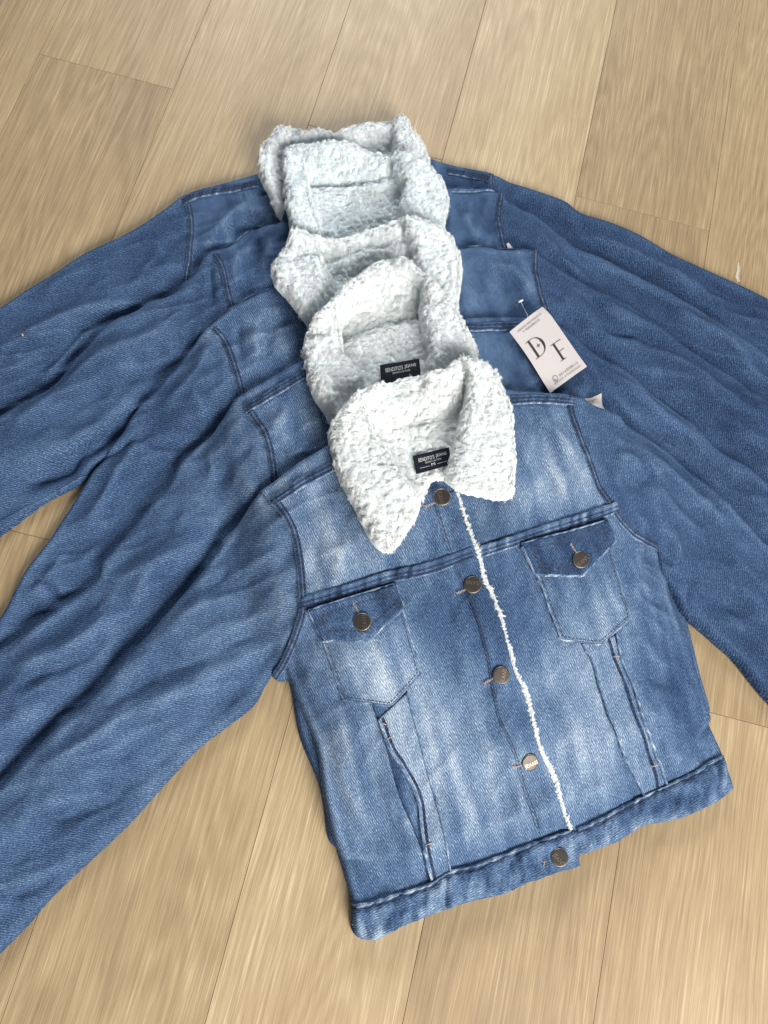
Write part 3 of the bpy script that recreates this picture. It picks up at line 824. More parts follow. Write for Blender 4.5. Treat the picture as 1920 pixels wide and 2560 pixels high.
FOLDS[3] = [
    (C6((1130, 1020), (1080, 1160), (1000, 1260), (870, 1400)), 4 * mm, 0.014), (C6((1020, 1280), (1080, 1360), (1120, 1440)), 3 * mm, 0.009),
    (C6((1010, 1640), (880, 1730), (700, 1850), (560, 2060)), -6 * mm, 0.014), (C6((960, 1550), (760, 1580), (640, 1720), (560, 1880), (400, 2080)), 6 * mm, 0.013),
    (C6((1120, 1530), (1020, 1560), (870, 1582), (680, 1555)), -4 * mm, 0.007), (C6((900, 1390), (800, 1480), (740, 1600)), -3 * mm, 0.010),
    (C7((110, 350), (210, 300), (290, 420)), -4 * mm, 0.006), (C7((340, 130), (250, 250), (120, 400)), 4 * mm, 0.012), (C6((1420, 860), (1380, 1000), (1400, 1150)), 3 * mm, 0.012),
    (C6((1500, 900), (1440, 1060), (1440, 1180)), -3 * mm, 0.010), (C6((1300, 900), (1290, 1030), (1320, 1160)), -2.5 * mm, 0.008),
    (C8((100, 560), (250, 640), (330, 760)), -4 * mm, 0.014), (C8((230, 560), (380, 650), (420, 760)), 3 * mm, 0.010), (C8((640, 650), (840, 870), (1020, 950), (1300, 1090)), -5 * mm, 0.014),
    (C8((740, 740), (960, 850), (1200, 1010)), 4 * mm, 0.012), (C8((1000, 950), (1300, 1130), (1659, 1380)), 3.5 * mm, 0.015), (C8((820, 880), (880, 920), (1000, 930)), -3 * mm, 0.008)]
FOLDS[2] = [
    (C6((1380, 1580), (1240, 1680), (1160, 1820)), -3 * mm, 0.014), (C6((1200, 1500), (1140, 1600), (1160, 1800)), 3 * mm, 0.010),
    (C7((1080, 110), (900, 150), (760, 240), (640, 440)), 5 * mm, 0.016), (C7((1040, 180), (860, 300), (760, 400), (660, 560), (480, 690)), -6 * mm, 0.015),
    (C7((600, 330), (520, 480), (320, 640), (0, 760)), 5 * mm, 0.016), (C7((560, 560), (380, 700), (180, 790), (0, 830)), -4.5 * mm, 0.012), (C7((300, 740), (160, 860), (0, 960)), 3 * mm, 0.014),
    (C6((1540, 1300), (1530, 1480), (1560, 1640)), 2.5 * mm, 0.012), (C6((1600, 1280), (1590, 1450), (1600, 1620)), -2 * mm, 0.008),
    (C8((180, 980), (280, 1080), (400, 1200)), -3 * mm, 0.011), (C8((800, 1240), (900, 1320), (970, 1410)), -5 * mm, 0.009), (C8((780, 1270), (850, 1380), (920, 1420)), 4 * mm, 0.010),
    (C8((760, 1080), (900, 1180), (1100, 1330), (1350, 1520)), 4 * mm, 0.013), (C8((980, 1290), (1150, 1420), (1400, 1640), (1659, 1800)), -4 * mm, 0.013), (C8((1380, 1560), (1480, 1580), (1659, 1700)), 3 * mm, 0.008)]
FOLDS[1] = [
    (C7((1150, 230), (1080, 320), (1000, 300)), -3.5 * mm, 0.010), (C7((1380, 400), (1120, 400), (920, 470), (800, 620)), 4 * mm, 0.016), (C7((1420, 520), (1200, 600), (1000, 700), (720, 840), (480, 960)), -5 * mm, 0.014),
    (C7((1340, 660), (1060, 790), (760, 900), (420, 1110), (0, 1370)), 4.5 * mm, 0.017), (C7((1280, 820), (1050, 900), (760, 1080), (420, 1330)), -3.5 * mm, 0.018), (C7((500, 960), (300, 1050), (200, 1140)), 3 * mm, 0.007),
    (C7((700, 1300), (420, 1480), (100, 1520)), -2.5 * mm, 0.016), (C7((480, 1640), (250, 1760), (0, 1800)), 4 * mm, 0.014), (C7((330, 1800), (140, 1870), (0, 1930)), -5 * mm, 0.011), (C7((1420, 610), (1340, 690), (1300, 790)), -3 * mm, 0.006),
    (C7((1200, 880), (1130, 960), (1170, 1000)), -2 * mm, 0.008),
    (C3((450, 180), (420, 380), (390, 620)), -2 * mm, 0.010), (C3((620, 330), (560, 450), (520, 560)), 2 * mm, 0.010), (C3((900, 380), (950, 480), (980, 560)), -2.5 * mm, 0.007),
    (C3((1130, 230), (1200, 340), (1260, 430)), -2 * mm, 0.008), (C3((1180, 480), (1260, 560), (1380, 620)), 1.6 * mm, 0.007),
    (C8((330, 1340), (470, 1430), (560, 1560), (700, 1720)), -2.6 * mm, 0.010), (C8((430, 1330), (560, 1440), (680, 1600)), 2.4 * mm, 0.010), (C8((440, 1580), (520, 1680), (570, 1780)), -2.6 * mm, 0.006), (C8((560, 1330), (640, 1480), (720, 1640)), -2 * mm, 0.008),
    (C4((420, 660), (480, 800), (560, 960)), 1.8 * mm, 0.010), (C4((980, 480), (1080, 560), (1150, 640)), -3.5 * mm, 0.010), (C4((900, 480), (960, 640), (1060, 740)), 3 * mm, 0.010), (C4((960, 700), (1060, 780), (1160, 800)), -2.5 * mm, 0.008),
    (C4((980, 1200), (1120, 1280), (1260, 1290)), -2.2 * mm, 0.009), (C4((1000, 1000), (1080, 1140), (1200, 1200)), 2 * mm, 0.010),
    (C4((1060, 330), (1150, 370), (1210, 440), (1230, 560)), 4.5 * mm, 0.009), (C4((1000, 340), (1080, 400), (1130, 480), (1150, 590)), -5 * mm, 0.008), (C4((1200, 560), (1330, 700), (1659, 900)), -3 * mm, 0.016), (C4((1290, 640), (1450, 800), (1659, 1050)), 3 * mm, 0.018),
    (C8((900, 1640), (980, 1720), (1080, 1640)), -4 * mm, 0.013), (C8((900, 1480), (1060, 1580), (1250, 1740), (1500, 1960)), 3.5 * mm, 0.013), (C8((1080, 1640), (1250, 1830), (1450, 2000)), -3.5 * mm, 0.014), (C8((860, 1560), (960, 1580), (1010, 1640)), 2.5 * mm, 0.008),
    (C5((900, 150), (1000, 400), (1150, 620), (1250, 760)), -2.0 * mm, 0.013), (C5((750, 500), (900, 640), (1050, 780)), 2.0 * mm, 0.014), (C5((1150, 300), (1200, 500), (1300, 760)), 1.5 * mm, 0.008), (C5((250, 300), (330, 560), (480, 900)), 2.4 * mm, 0.012),
    (C5((150, 200), (260, 560), (380, 900)), -2.4 * mm, 0.009), (C5((440, 420), (520, 640), (600, 900)), -1.8 * mm, 0.010)]

# where the next jacket presses on this one, the cloth dips just outside that jacket's edge
for k in (5, 4, 3, 2):
    lu = np.array(LU[k - 1], float); ru = np.array(RU[k - 1], float)
    FOLDS[k] += [((lu + (-14, -10)).tolist(), -6.2 * mm, 0.021, 0.05), ((ru + (12, -14)).tolist(), -6.2 * mm, 0.020, 0.05)]
COLLAR = {}
COLLAR[5] = dict(
    lining=C1((260, 330), (420, 260), (900, 260), (1000, 380), (700, 420), (300, 420)),
    stand=C1((240, 125), (420, 140), (560, 140), (720, 110), (900, 75), (940, 60), (960, 200), (900, 300), (600, 330), (300, 300), (230, 220)),
    top=C1((240, 140), (560, 150), (940, 75)),
    flaps=[C1((250, 118), (300, 160), (300, 230), (270, 330), (265, 520), (290, 640), (235, 605), (205, 560), (158, 455), (108, 340), (128, 260), (200, 165)),
           C1((900, 90), (950, 48), (985, 80), (1022, 140), (1078, 190), (1112, 260), (1125, 320), (1060, 420), (950, 330), (905, 260), (900, 160))], Hs=0.020, Tf=0.017)
COLLAR[4] = dict(
    lining=C1((390, 420), (480, 470), (900, 460), (960, 520), (950, 640), (1000, 760), (400, 780), (390, 600)),
    stand=C1((270, 240), (310, 212), (440, 208), (560, 192), (700, 228), (800, 268), (920, 285), (1060, 300), (1000, 420), (940, 500), (700, 480), (460, 500), (390, 420), (310, 330)),
    top=C1((290, 235), (440, 215), (560, 200), (800, 275), (1040, 310)),
    flaps=[C1((262, 262), (300, 275), (370, 300), (395, 380), (430, 540), (470, 640), (490, 760), (400, 790), (310, 745), (290, 640), (268, 520), (255, 380)),
           C1((900, 300), (1050, 298), (1120, 368), (1182, 420), (1226, 480), (1232, 560), (1212, 650), (1195, 700), (1080, 720), (950, 660), (945, 560), (960, 460), (900, 400))], Hs=0.021, Tf=0.020)
COLLAR[3] = dict(
    lining=C1((470, 900), (600, 900), (950, 880), (1020, 960), (900, 1080), (600, 1100), (540, 1060)),
    stand=C1((380, 745), (440, 738), (690, 745), (850, 690), (960, 648), (1060, 670), (1030, 800), (1010, 930), (800, 960), (560, 1050), (490, 950), (440, 850)),
    top=C1((330, 750), (690, 755), (850, 700), (970, 660)),
    flaps=[C1((310, 738), (400, 745), (455, 800), (480, 890), (530, 980), (560, 1060), (600, 1130), (520, 1220), (440, 1290), (415, 1250), (345, 1170), (268, 1072), (200, 1000), (192, 940), (265, 838)),
           C1((960, 655), (1010, 648), (1080, 670), (1120, 688), (1232, 740), (1284, 820), (1308, 900), (1312, 1000), (1295, 1130), (1285, 1220), (1200, 1140), (1100, 1000), (1040, 920), (1020, 830), (960, 740))], Hs=0.022, Tf=0.023)
COLLAR[2] = dict(
    lining=C2((330, 60), (400, -80), (500, -120), (700, -130), (860, -60), (900, 80), (890, 300), (860, 420), (600, 480), (500, 420), (380, 240)),
    stand=C1((560, 1110), (640, 1040), (750, 948), (860, 898), (960, 908), (1060, 985), (1100, 1030), (1060, 1180), (1080, 1270), (960, 1210), (860, 1190), (750, 1160), (640, 1215), (590, 1300), (560, 1220)),
    top=C1((600, 1090), (750, 965), (860, 915), (960, 925), (1080, 1010)),
    flaps=[C1((640, 1045), (690, 1090), (640, 1190), (590, 1260), (600, 1340), (610, 1420)) + C2((372, 190), (440, 285), (540, 400), (600, 470), (480, 600), (330, 620), (255, 520), (198, 440), (158, 320), (142, 200)) + C1((372, 1450), (390, 1350), (425, 1250), (500, 1175), (590, 1085)),
           C1((950, 905), (1050, 978), (1150, 1040), (1232, 1140), (1312, 1230), (1382, 1370)) + C2((1132, 80), (1172, 200), (1195, 300), (1150, 380), (900, 420), (850, 320), (880, 200), (860, 80)) + C1((1105, 1400), (1085, 1290), (1060, 1190), (1060, 1080), (990, 1010), (900, 960))], Hs=0.022, Tf=0.023)
COLLAR[1] = dict(
    lining=C2((520, 600), (700, 640), (1050, 600), (1060, 700), (1040, 800), (1000, 900), (1040, 980), (960, 950), (900, 960), (840, 1030), (700, 960), (620, 800)),
    stand=C2((440, 450), (490, 430), (650, 390), (800, 350), (950, 310), (1060, 250), (1110, 300), (1095, 520), (1060, 640), (960, 670), (760, 680), (600, 690), (520, 600), (480, 510)),
    top=C2((460, 455), (650, 400), (800, 362), (950, 322), (1080, 262)),
    flaps=[C2((490, 432), (495, 500), (515, 580), (565, 680), (640, 790), (700, 880), (765, 960), (842, 1035), (842, 1035), (812, 1150), (760, 1240), (700, 1332), (640, 1367), (580, 1342), (530, 1280), (480, 1180), (420, 1060), (350, 930), (310, 800), (298, 650), (340, 578), (400, 500)),
           C2((1050, 248), (1130, 258), (1230, 328), (1320, 428), (1372, 540), (1384, 700), (1392, 850), (1388, 980), (1372, 1042), (1320, 1052), (1200, 1032), (1080, 1002), (1020, 962), (985, 900), (1003, 850), (1032, 750), (1052, 650), (1082, 520), (1090, 400), (1076, 300))], Hs=0.021, Tf=0.022)

BAND = {}   # shoulder seams: (left, right), drawn along the middle of the sewn band
BAND[5] = (C6((990, 275), (1060, 242), (1200, 212), (1395, 175)), C8((0, 105), (120, 125), (232, 150)))
BAND[4] = (C6((1145, 545), (1250, 512), (1330, 445), (1390, 412), (1470, 405)), C8((20, 205), (130, 205), (280, 226)))
BAND[3] = (C6((1135, 952), (1220, 882), (1320, 815), (1460, 752)), C8((50, 512), (200, 506), (420, 518)))
BAND[2] = (C6((1325, 1400), (1420, 1345), (1640, 1212)), C8((90, 910), (250, 908), (420, 905)))
BAND[1] = (C6((1480, 1905), (1560, 1850), (1648, 1790)) + P((850, 1160)), C8((320, 1290), (480, 1285), (655, 1300)))
roots = {}
FIELD = {}
for k in (5, 4, 3, 2, 1):
    outline = LU[k] + NECK[k] + RU[k] + LOW[k]
    n1, n2, n3 = len(LU[k]), len(LU[k]) + len(NECK[k]), len(LU[k]) + len(NECK[k]) + len(RU[k])
    poly, sd, Z, pts = lay_jacket(outline, JT[k], CROWN[k], 0.0065, FOLDS[k], 40 * k, (A_L, A_R), wr=1.0 if k > 1 else 0.9)
    FIELD[k] = Z
    root = empty('denim_jacket', JLABEL[k], 'jacket', ROW)
    c0 = onto(np.array([[960, 1000 if k > 1 else 1700]], float), Z)[0]
    roots[k] = root
    al = path(AL[k], Z); ar = path(AR[k], Z)
    low = pts[n3:]
    nh, nt = NH[k], NT[k]
    blobs = {5: [(640, 520, .04, .06, 60, .12), (1180, 470, .04, .03, 0, -.12)],
             4: [(640, 640, .04, .05, 60, .05), (1190, 540, .04, .06, 0, .0)],
             3: [(690, 850, .04, .06, 90, .20), (1200, 730, .05, .05, 0, .12)],
             2: [(730, 1080, .05, .08, 90, .24), (1230, 900, .05, .06, 0, .05)],
             1: [(850, 1380, .055, .05, 20, .27), (790, 1190, .02, .07, 110, .22), (920, 1270, .04, .05, 0, .08), (1400, 1140, .05, .045, 20, .22), (1330, 1230, .06, .02, 20, .15), (1440, 1220, .05, .02, 20, .12),
                 (955, 1690, .032, .03, 30, .30), (860, 1640, .02, .04, 110, .12), (1170, 1960, .05, .045, 20, .30), (1110, 1780, .035, .06, 110, .16), (1075, 2060, .03, .04, 0, .10),
                 (1420, 1690, .05, .028, 15, .26), (1480, 1540, .035, .028, 20, .26), (1450, 1850, .05, .035, 20, .18), (1500, 1960, .04, .03, 20, .16), (840, 1850, .03, .06, 105, .14), (870, 2050, .03, .05, 105, .10),
                 (1180, 1580, .04, .05, 110, -.10), (1330, 1790, .05, .015, 15, -.12), (1680, 1650, .05, .10, 105, -.05), (1100, 1350, .02, .04, 110, -.04), (500, 1500, .06, .04, 0, .06), (330, 1850, .09, .08, 0, .05)]}[k]
    FD = fade_field(blobs, Z, 900 + k) * 1.15
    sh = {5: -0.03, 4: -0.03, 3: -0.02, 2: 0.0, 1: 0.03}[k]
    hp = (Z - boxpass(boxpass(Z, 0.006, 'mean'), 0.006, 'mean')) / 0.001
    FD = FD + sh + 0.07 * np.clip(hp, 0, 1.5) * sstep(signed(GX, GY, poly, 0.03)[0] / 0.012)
    # sleeves
    sL = smooth(corners(pts[:n1], al, low[-nt:]), True, 0.004)
    sR = smooth(corners(pts[n2:n3], low[:nh], ar[::-1]), True, 0.004)
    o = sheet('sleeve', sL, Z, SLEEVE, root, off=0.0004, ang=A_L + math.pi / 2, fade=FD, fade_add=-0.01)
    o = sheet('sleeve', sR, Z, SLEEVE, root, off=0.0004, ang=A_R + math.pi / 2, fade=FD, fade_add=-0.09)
    stitch = MB()
    if k == 5:
        lw = path(C6((118, 990), (126, 994), (124, 1000)), Z); lm = MB()
        lm.tube(np.c_[lw, samp(Z, lw[:, 0], lw[:, 1]) + 0.0012], 0.0011, 6)
        link('lint_speck', lm.mesh('lint_speck'), TAN, root)
    if k > 1:
        bd = smooth(corners(pts[n1:n2], ar, low[nh:-nt], al[::-1]), True, 0.004)
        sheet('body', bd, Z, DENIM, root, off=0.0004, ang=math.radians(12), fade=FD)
    else:
        # two fronts: the one with the buttons overlaps the other along the fleece-edged placket
        EDGE = C2((940, 930), (1000, 960), (1040, 1020), (1070, 1120), (1110, 1240), (1150, 1350)) + C3((1540, 450), (1570, 590), (1620, 680)) + C4((120, 900), (160, 1040), (200, 1200), (260, 1330), (300, 1470), (330, 1600), (370, 1720), (430, 1850)) + C5((1450, 680), (1500, 815))
        YOKE_L = C3((300, 785), (500, 725), (700, 665), (950, 585), (1200, 533), (1500, 425))
        YOKE_R = C4((-10, 520), (240, 440), (480, 360), (700, 290), (845, 240))
        HEM_L = C5((370, 1205), (480, 1197), (620, 1152), (780, 1100), (870, 1042), (1000, 1010), (1120, 967), (1250, 917), (1380, 867), (1500, 825))
        HEM_R = C5((1500, 825), (1540, 825), (1659, 770)) + C4((970, 1997), (1150, 1912), (1300, 1842), (1480, 1737))
        edge = path(EDGE, Z); yl = path(YOKE_L, Z); yr = path(YOKE_R, Z)
        lowB = low[nh:-nt]
        i_c = 9                                           # index of the placket's lower corner in the hem outline
        neck = pts[n1:n2]
        cut = 6                                           # neck points before the middle of the collar
        eT = edge[:7]; eB = edge[6:]
        lefthem = lowB[17:]
        # fronts
        nl = int(np.argmin(np.linalg.norm(edge - yl[-1], axis=1)))
        corner = path(C5((1552, 1000)), Z)
        yk = smooth(corners(neck[:5], edge[:nl + 1], yl[::-1], al[:7][::-1]), True, 0.004)
        sheet('yoke', yk, Z, DENIM, root, off=0.0030, ang=math.radians(14), fade=FD, fade_add=0.03, edge=(0.0, 0.002, 0.001))
        pn = smooth(corners(yl, edge[nl:], corner, low[nh + 18:-nt], al[6:][::-1]), True, 0.004)
        sheet('front_panel', pn, Z, DENIM, root, off=0.0024, ang=math.radians(16), fade=FD, fade_add=0.03, edge=(0.0, 0.002, 0.0012))
        # the front underneath
        under = edge + np.array([-0.012, 0.0])
        yk2 = smooth(corners(neck[5:], ar[:7], yr[::-1], under[:nl + 1][::-1]), True, 0.004)
        sheet('yoke', yk2, Z, DENIM, root, off=0.0004, ang=math.radians(10), fade=FD, fade_add=0.03)
        pn2 = smooth(corners(yr, ar[7:], low[nh:nh + 14], under[nl:][::-1]), True, 0.004)
        sheet('front_panel', pn2, Z, DENIM, root, off=0.0004, ang=math.radians(14), fade=FD, fade_add=0.03)
    # sewn bands
    lb, rb = BAND[k]
    wband = {5: 0.0085, 4: 0.006, 3: 0.006, 2: 0.011, 1: 0.012}[k]
    sr = (0.30, 0.62) if wband > 0.007 else ()
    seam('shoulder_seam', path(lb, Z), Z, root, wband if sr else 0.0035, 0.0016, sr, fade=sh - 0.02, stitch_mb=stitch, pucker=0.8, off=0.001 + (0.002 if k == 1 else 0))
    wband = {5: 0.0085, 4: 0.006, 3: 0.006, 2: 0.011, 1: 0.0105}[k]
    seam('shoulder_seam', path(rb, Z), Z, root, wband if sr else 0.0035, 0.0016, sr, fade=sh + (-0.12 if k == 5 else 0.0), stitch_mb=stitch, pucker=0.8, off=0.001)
    def inset(line, d):
        T = np.gradient(line, axis=0); T /= np.linalg.norm(T, axis=1)[:, None] + 1e-9
        return line + np.stack([-T[:, 1], T[:, 0]], 1) * d
    na = len(al)
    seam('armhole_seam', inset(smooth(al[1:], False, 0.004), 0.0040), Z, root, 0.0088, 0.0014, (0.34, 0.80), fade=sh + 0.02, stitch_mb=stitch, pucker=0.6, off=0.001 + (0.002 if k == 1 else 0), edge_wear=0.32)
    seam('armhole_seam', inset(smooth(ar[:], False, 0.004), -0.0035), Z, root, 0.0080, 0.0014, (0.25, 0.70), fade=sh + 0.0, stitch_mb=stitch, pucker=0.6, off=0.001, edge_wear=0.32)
    if k == 4:
        seam('sleeve_seam', path(C6((480, 1760), (300, 1850), (140, 1930), (0, 2002)) + P((-150, 1375)), Z), Z, root, 0.0022, 0.0006, (), fade=-0.1, pucker=0.3)
    merge(sd, Z)
    stitch_parent = root
    if k == 1:
        # ---- details of the buttoned front, laid on the surface S
        S = Z
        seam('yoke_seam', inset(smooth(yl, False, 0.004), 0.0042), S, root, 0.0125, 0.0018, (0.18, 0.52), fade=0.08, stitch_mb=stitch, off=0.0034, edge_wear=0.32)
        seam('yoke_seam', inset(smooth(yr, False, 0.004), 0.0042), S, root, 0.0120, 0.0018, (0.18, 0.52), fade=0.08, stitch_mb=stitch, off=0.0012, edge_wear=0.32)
        # welted side pockets with their facing strips
        wl = C5((480, 175), (540, 350), (620, 640), (720, 880), (768, 1080)); wr_ = C5((655, 110), (700, 270), (760, 510), (820, 720), (880, 1032))
        op = C5((505, 250), (560, 400), (620, 495), (680, 600), (712, 690), (722, 790), (740, 920), (776, 1075))
        def strip(name, left, right, off, fade_, edge=(0.0008, 0.0015), ang=10, fadef=None, mat=DENIM):
            a, b = path(left, S), path(right, S)
            return sheet(name, smooth(corners(a, b[::-1]), True, 0.003), S, mat, root, res=0.0012, off=off, edge=edge, ang=math.radians(ang), fade=FD if fadef is None else fadef, fade_add=fade_)
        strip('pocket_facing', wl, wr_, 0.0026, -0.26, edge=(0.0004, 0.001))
        strip('pocket_welt', op, wr_, 0.0040, 0.10, edge=(0.0012, 0.0018))
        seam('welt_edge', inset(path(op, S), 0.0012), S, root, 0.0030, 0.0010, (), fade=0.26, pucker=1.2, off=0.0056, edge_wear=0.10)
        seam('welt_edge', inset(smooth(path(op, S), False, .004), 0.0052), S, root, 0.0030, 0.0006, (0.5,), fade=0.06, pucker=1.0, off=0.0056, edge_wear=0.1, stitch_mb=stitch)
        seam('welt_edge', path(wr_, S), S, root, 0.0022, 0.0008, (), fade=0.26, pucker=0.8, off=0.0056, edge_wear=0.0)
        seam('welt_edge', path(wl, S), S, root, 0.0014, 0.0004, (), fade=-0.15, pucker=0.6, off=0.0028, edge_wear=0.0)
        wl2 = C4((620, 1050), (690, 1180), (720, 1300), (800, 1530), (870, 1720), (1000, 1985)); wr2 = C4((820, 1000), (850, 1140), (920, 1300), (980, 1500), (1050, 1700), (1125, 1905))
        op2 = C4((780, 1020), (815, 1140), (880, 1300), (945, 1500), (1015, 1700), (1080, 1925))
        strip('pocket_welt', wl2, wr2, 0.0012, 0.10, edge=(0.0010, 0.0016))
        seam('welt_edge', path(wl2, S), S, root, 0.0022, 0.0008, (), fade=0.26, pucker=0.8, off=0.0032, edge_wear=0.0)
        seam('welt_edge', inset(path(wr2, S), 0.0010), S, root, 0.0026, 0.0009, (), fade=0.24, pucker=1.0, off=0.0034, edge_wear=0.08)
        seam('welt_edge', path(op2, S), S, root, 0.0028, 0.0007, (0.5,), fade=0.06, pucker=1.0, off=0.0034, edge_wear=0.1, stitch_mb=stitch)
        # bar tacks
        tacks = MB()
        for a, b in [(C5((548, 350)), C5((578, 335))), (C5((520, 262)), C5((548, 275))), (C5((752, 893)), C5((786, 880))), (C4((800, 1130)), C4((838, 1130))), (C4((1030, 1797)), C4((1072, 1785)))]:
            w = path(a + b, S)
            z = samp(S, w[:, 0], w[:, 1]) + 0.0060
            tacks.tube([np.r_[w[0], z[0]], np.r_[(w[0] + w[1]) / 2, z.mean() + 0.0004], np.r_[w[1], z[1]]], 0.0005, 5)
        link('bar_tacks', tacks.mesh('bar_tacks'), TAN, root)['kind'] = 'stuff'
        # chest pockets and flaps
        def pocket(poly_px, flap_px, base, btn_rot):
            pp = smooth(corners(*[np.array(e) for e in zip_edges(path(poly_px, S))]), True, 0.003)
            o = sheet('chest_pocket', pp, S, DENIM, root, res=0.0012, off=base, edge=(0.0026, 0.0018), ang=math.radians(18), fade=FD, fade_add=0.05)
            ep = inset_poly(pp, 0.0028)
            stitch_row(stitch, ep, S, base + 0.0027)
            edge_line(pp, base + 0.0018, 0.24)
            fp = smooth(corners(*[np.array(e) for e in zip_edges(path(flap_px, S))]), True, 0.003)
            fo = sheet('pocket_flap', fp, S, DENIM, root, res=0.0011, off=base + 0.0032, edge=(0.0034, 0.0024), ang=math.radians(24), fade=FD, fade_add=-0.16,
                       extra=lambda x, y, d: 0.0006 * np.sin((x * 0.9 + y * 0.5) * 900) * np.exp(-((d - 0.004) / 0.003) ** 2))
            stitch_row(stitch, inset_poly(fp, 0.0085), S, base + 0.0068)
            edge_line(fp, base + 0.0046, 0.24)
            return fo
        def zip_edges(w): return [(w[i], w[(i + 1) % len(w)]) for i in range(len(w))]
        def inset_poly(pl, d):
            c = resample(np.r_[pl, pl[:1]], 0.002)[0]
            T = np.gradient(c, axis=0); T /= np.linalg.norm(T, axis=1)[:, None] + 1e-9
            q = c + np.stack([-T[:, 1], T[:, 0]], 1) * d
            sdq = np.array([np.min(np.linalg.norm(pl - v, axis=1)) for v in q])
            if np.mean(q[:, 0] * 0) == 0 and not inside(np.array([q[len(q)//2][0]]), np.array([q[len(q)//2][1]]), pl)[0, 0]:
                q = c - np.stack([-T[:, 1], T[:, 0]], 1) * d
                sdq = np.array([np.min(np.linalg.norm(pl - v, axis=1)) for v in q])
            return q[sdq > d * 0.75]
        def edge_line(pl, off, fade_):
            c = np.r_[pl, pl[:1]]
            seam('pocket_edge', c[::2], S, root, 0.0022, 0.0006, (), fade=fade_, pucker=1.1, off=off, edge_wear=0.05)
        pocket(C3((440, 900), (465, 1010), (600, 1410), (930, 1455), (1135, 1230), (1010, 790), (960, 700)), C3((362, 800), (965, 612), (1022, 782), (770, 1007), (455, 1007)), 0.0026, 0)
        pocket(C4((330, 560), (350, 640), (490, 1025), (730, 1055), (915, 890), (800, 490), (780, 380)), C4((245, 445), (520, 375), (770, 300), (818, 430), (610, 642), (325, 632)), 0.0008, 0)
        # waistband in two runs, puckered
        Zp = S + 0.0018 * np.abs(noise(77, 0.028, 0.010, math.radians(95))) + 0.0009 * noise(78, 0.012, 0.006, math.radians(80))
        FW = FD + 0.07 * noise(79, 0.016, 0.007, math.radians(95)) + 0.07
        wbl = smooth(corners(path(HEM_L, S), corner, low[nh + 18:nh + 29]), True, 0.003)
        wbr = smooth(corners(path(HEM_R, S), low[nh + 6:nh + 13], path(C5((1500, 985)), S)), True, 0.003)
        sheet('waistband', wbl, Zp, DENIM, root, res=0.0013, off=0.0034, edge=(0.0022, 0.005, 0.002), ang=math.radians(100), fade=FW)
        sheet('waistband', wbr, Zp, DENIM, root, res=0.0013, off=0.0010, edge=(0.0022, 0.005, 0.002), ang=math.radians(100), fade=FW)
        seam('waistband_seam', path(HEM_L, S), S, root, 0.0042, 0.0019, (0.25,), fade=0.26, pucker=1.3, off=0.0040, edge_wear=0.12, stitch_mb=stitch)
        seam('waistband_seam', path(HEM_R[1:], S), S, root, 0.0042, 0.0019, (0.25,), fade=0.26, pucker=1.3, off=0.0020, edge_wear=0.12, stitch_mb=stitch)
        seam('waistband_edge', inset(smooth(lowB[18:30][::-1], False, .004), 0.0), S, root, 0.003, 0.0012, (), fade=0.05, pucker=1.5, off=0.0018, edge_wear=0.1)
        PB = C2((905, 1040)) + C3((1240, 110), (1345, 440)) + C3((1470, 730), (1590, 1130)) + C5((1130, 250), (1205, 420), (1330, 845))
        pe = smooth(path(PB, S), False, .004); ed_ = smooth(edge[2:], False, .004)
        sheet('button_placket', smooth(corners(pe[::3], ed_[::-1][::3]), True, .003), S, DENIM, root, res=0.0013, off=0.0036, edge=(0.0009, 0.0014), ang=math.radians(16), fade=FD, fade_add=0.0)
        # placket: stitch row and the fleece that peeps out along its edge
        PST = C3((1240, 110), (1345, 440)) + C3((1470, 730), (1590, 1130)) + C5((1130, 250), (1205, 420), (1330, 820))
        stitch_row(stitch, inset(smooth(path(PST, S), False, .003), 0.0022), S, 0.0050)
        EL = resample(smooth(edge[1:], False, 0.003), 0.003)[0]
        T = np.gradient(EL, axis=0); T /= np.linalg.norm(T, axis=1)[:, None]; Nn = np.stack([T[:, 1], -T[:, 0]], 1)
        if Nn[0, 0] * 1 < 0 and False: Nn = -Nn
        wd = 0.0015 + 0.0009 * np.clip(wob(len(EL), 6, 4), -0.6, 1.6)
        right_ = EL + Nn * -wd[:, None] if Nn[len(EL) // 2, 0] < 0 else EL + Nn * wd[:, None]
        left_ = EL - (right_ - EL) / wd[:, None] * 0.0012
        tp = smooth(corners(left_[::2], right_[::-1][::2]), True, 0.003)
        fleece('fleece_edging', tp, S, root, 1, height=0.0026, edge=(0.0022, 0.0016), seed=61, lump=0.1, length=0.0030, spacing=0.0015, strands=26)
        merge_piece(wbl, S, 0.006)
    link('stitching', stitch.mesh('stitching', False), THREAD, root)['kind'] = 'stuff'
    cf = build_collar(k, root, Z, COLLAR[k], 1000 * k)
    if k == 2:
        neck_label(root, C2((592, 268), (825, 230), (834, 345), (600, 392)), cf['lining'][1], 2, False)
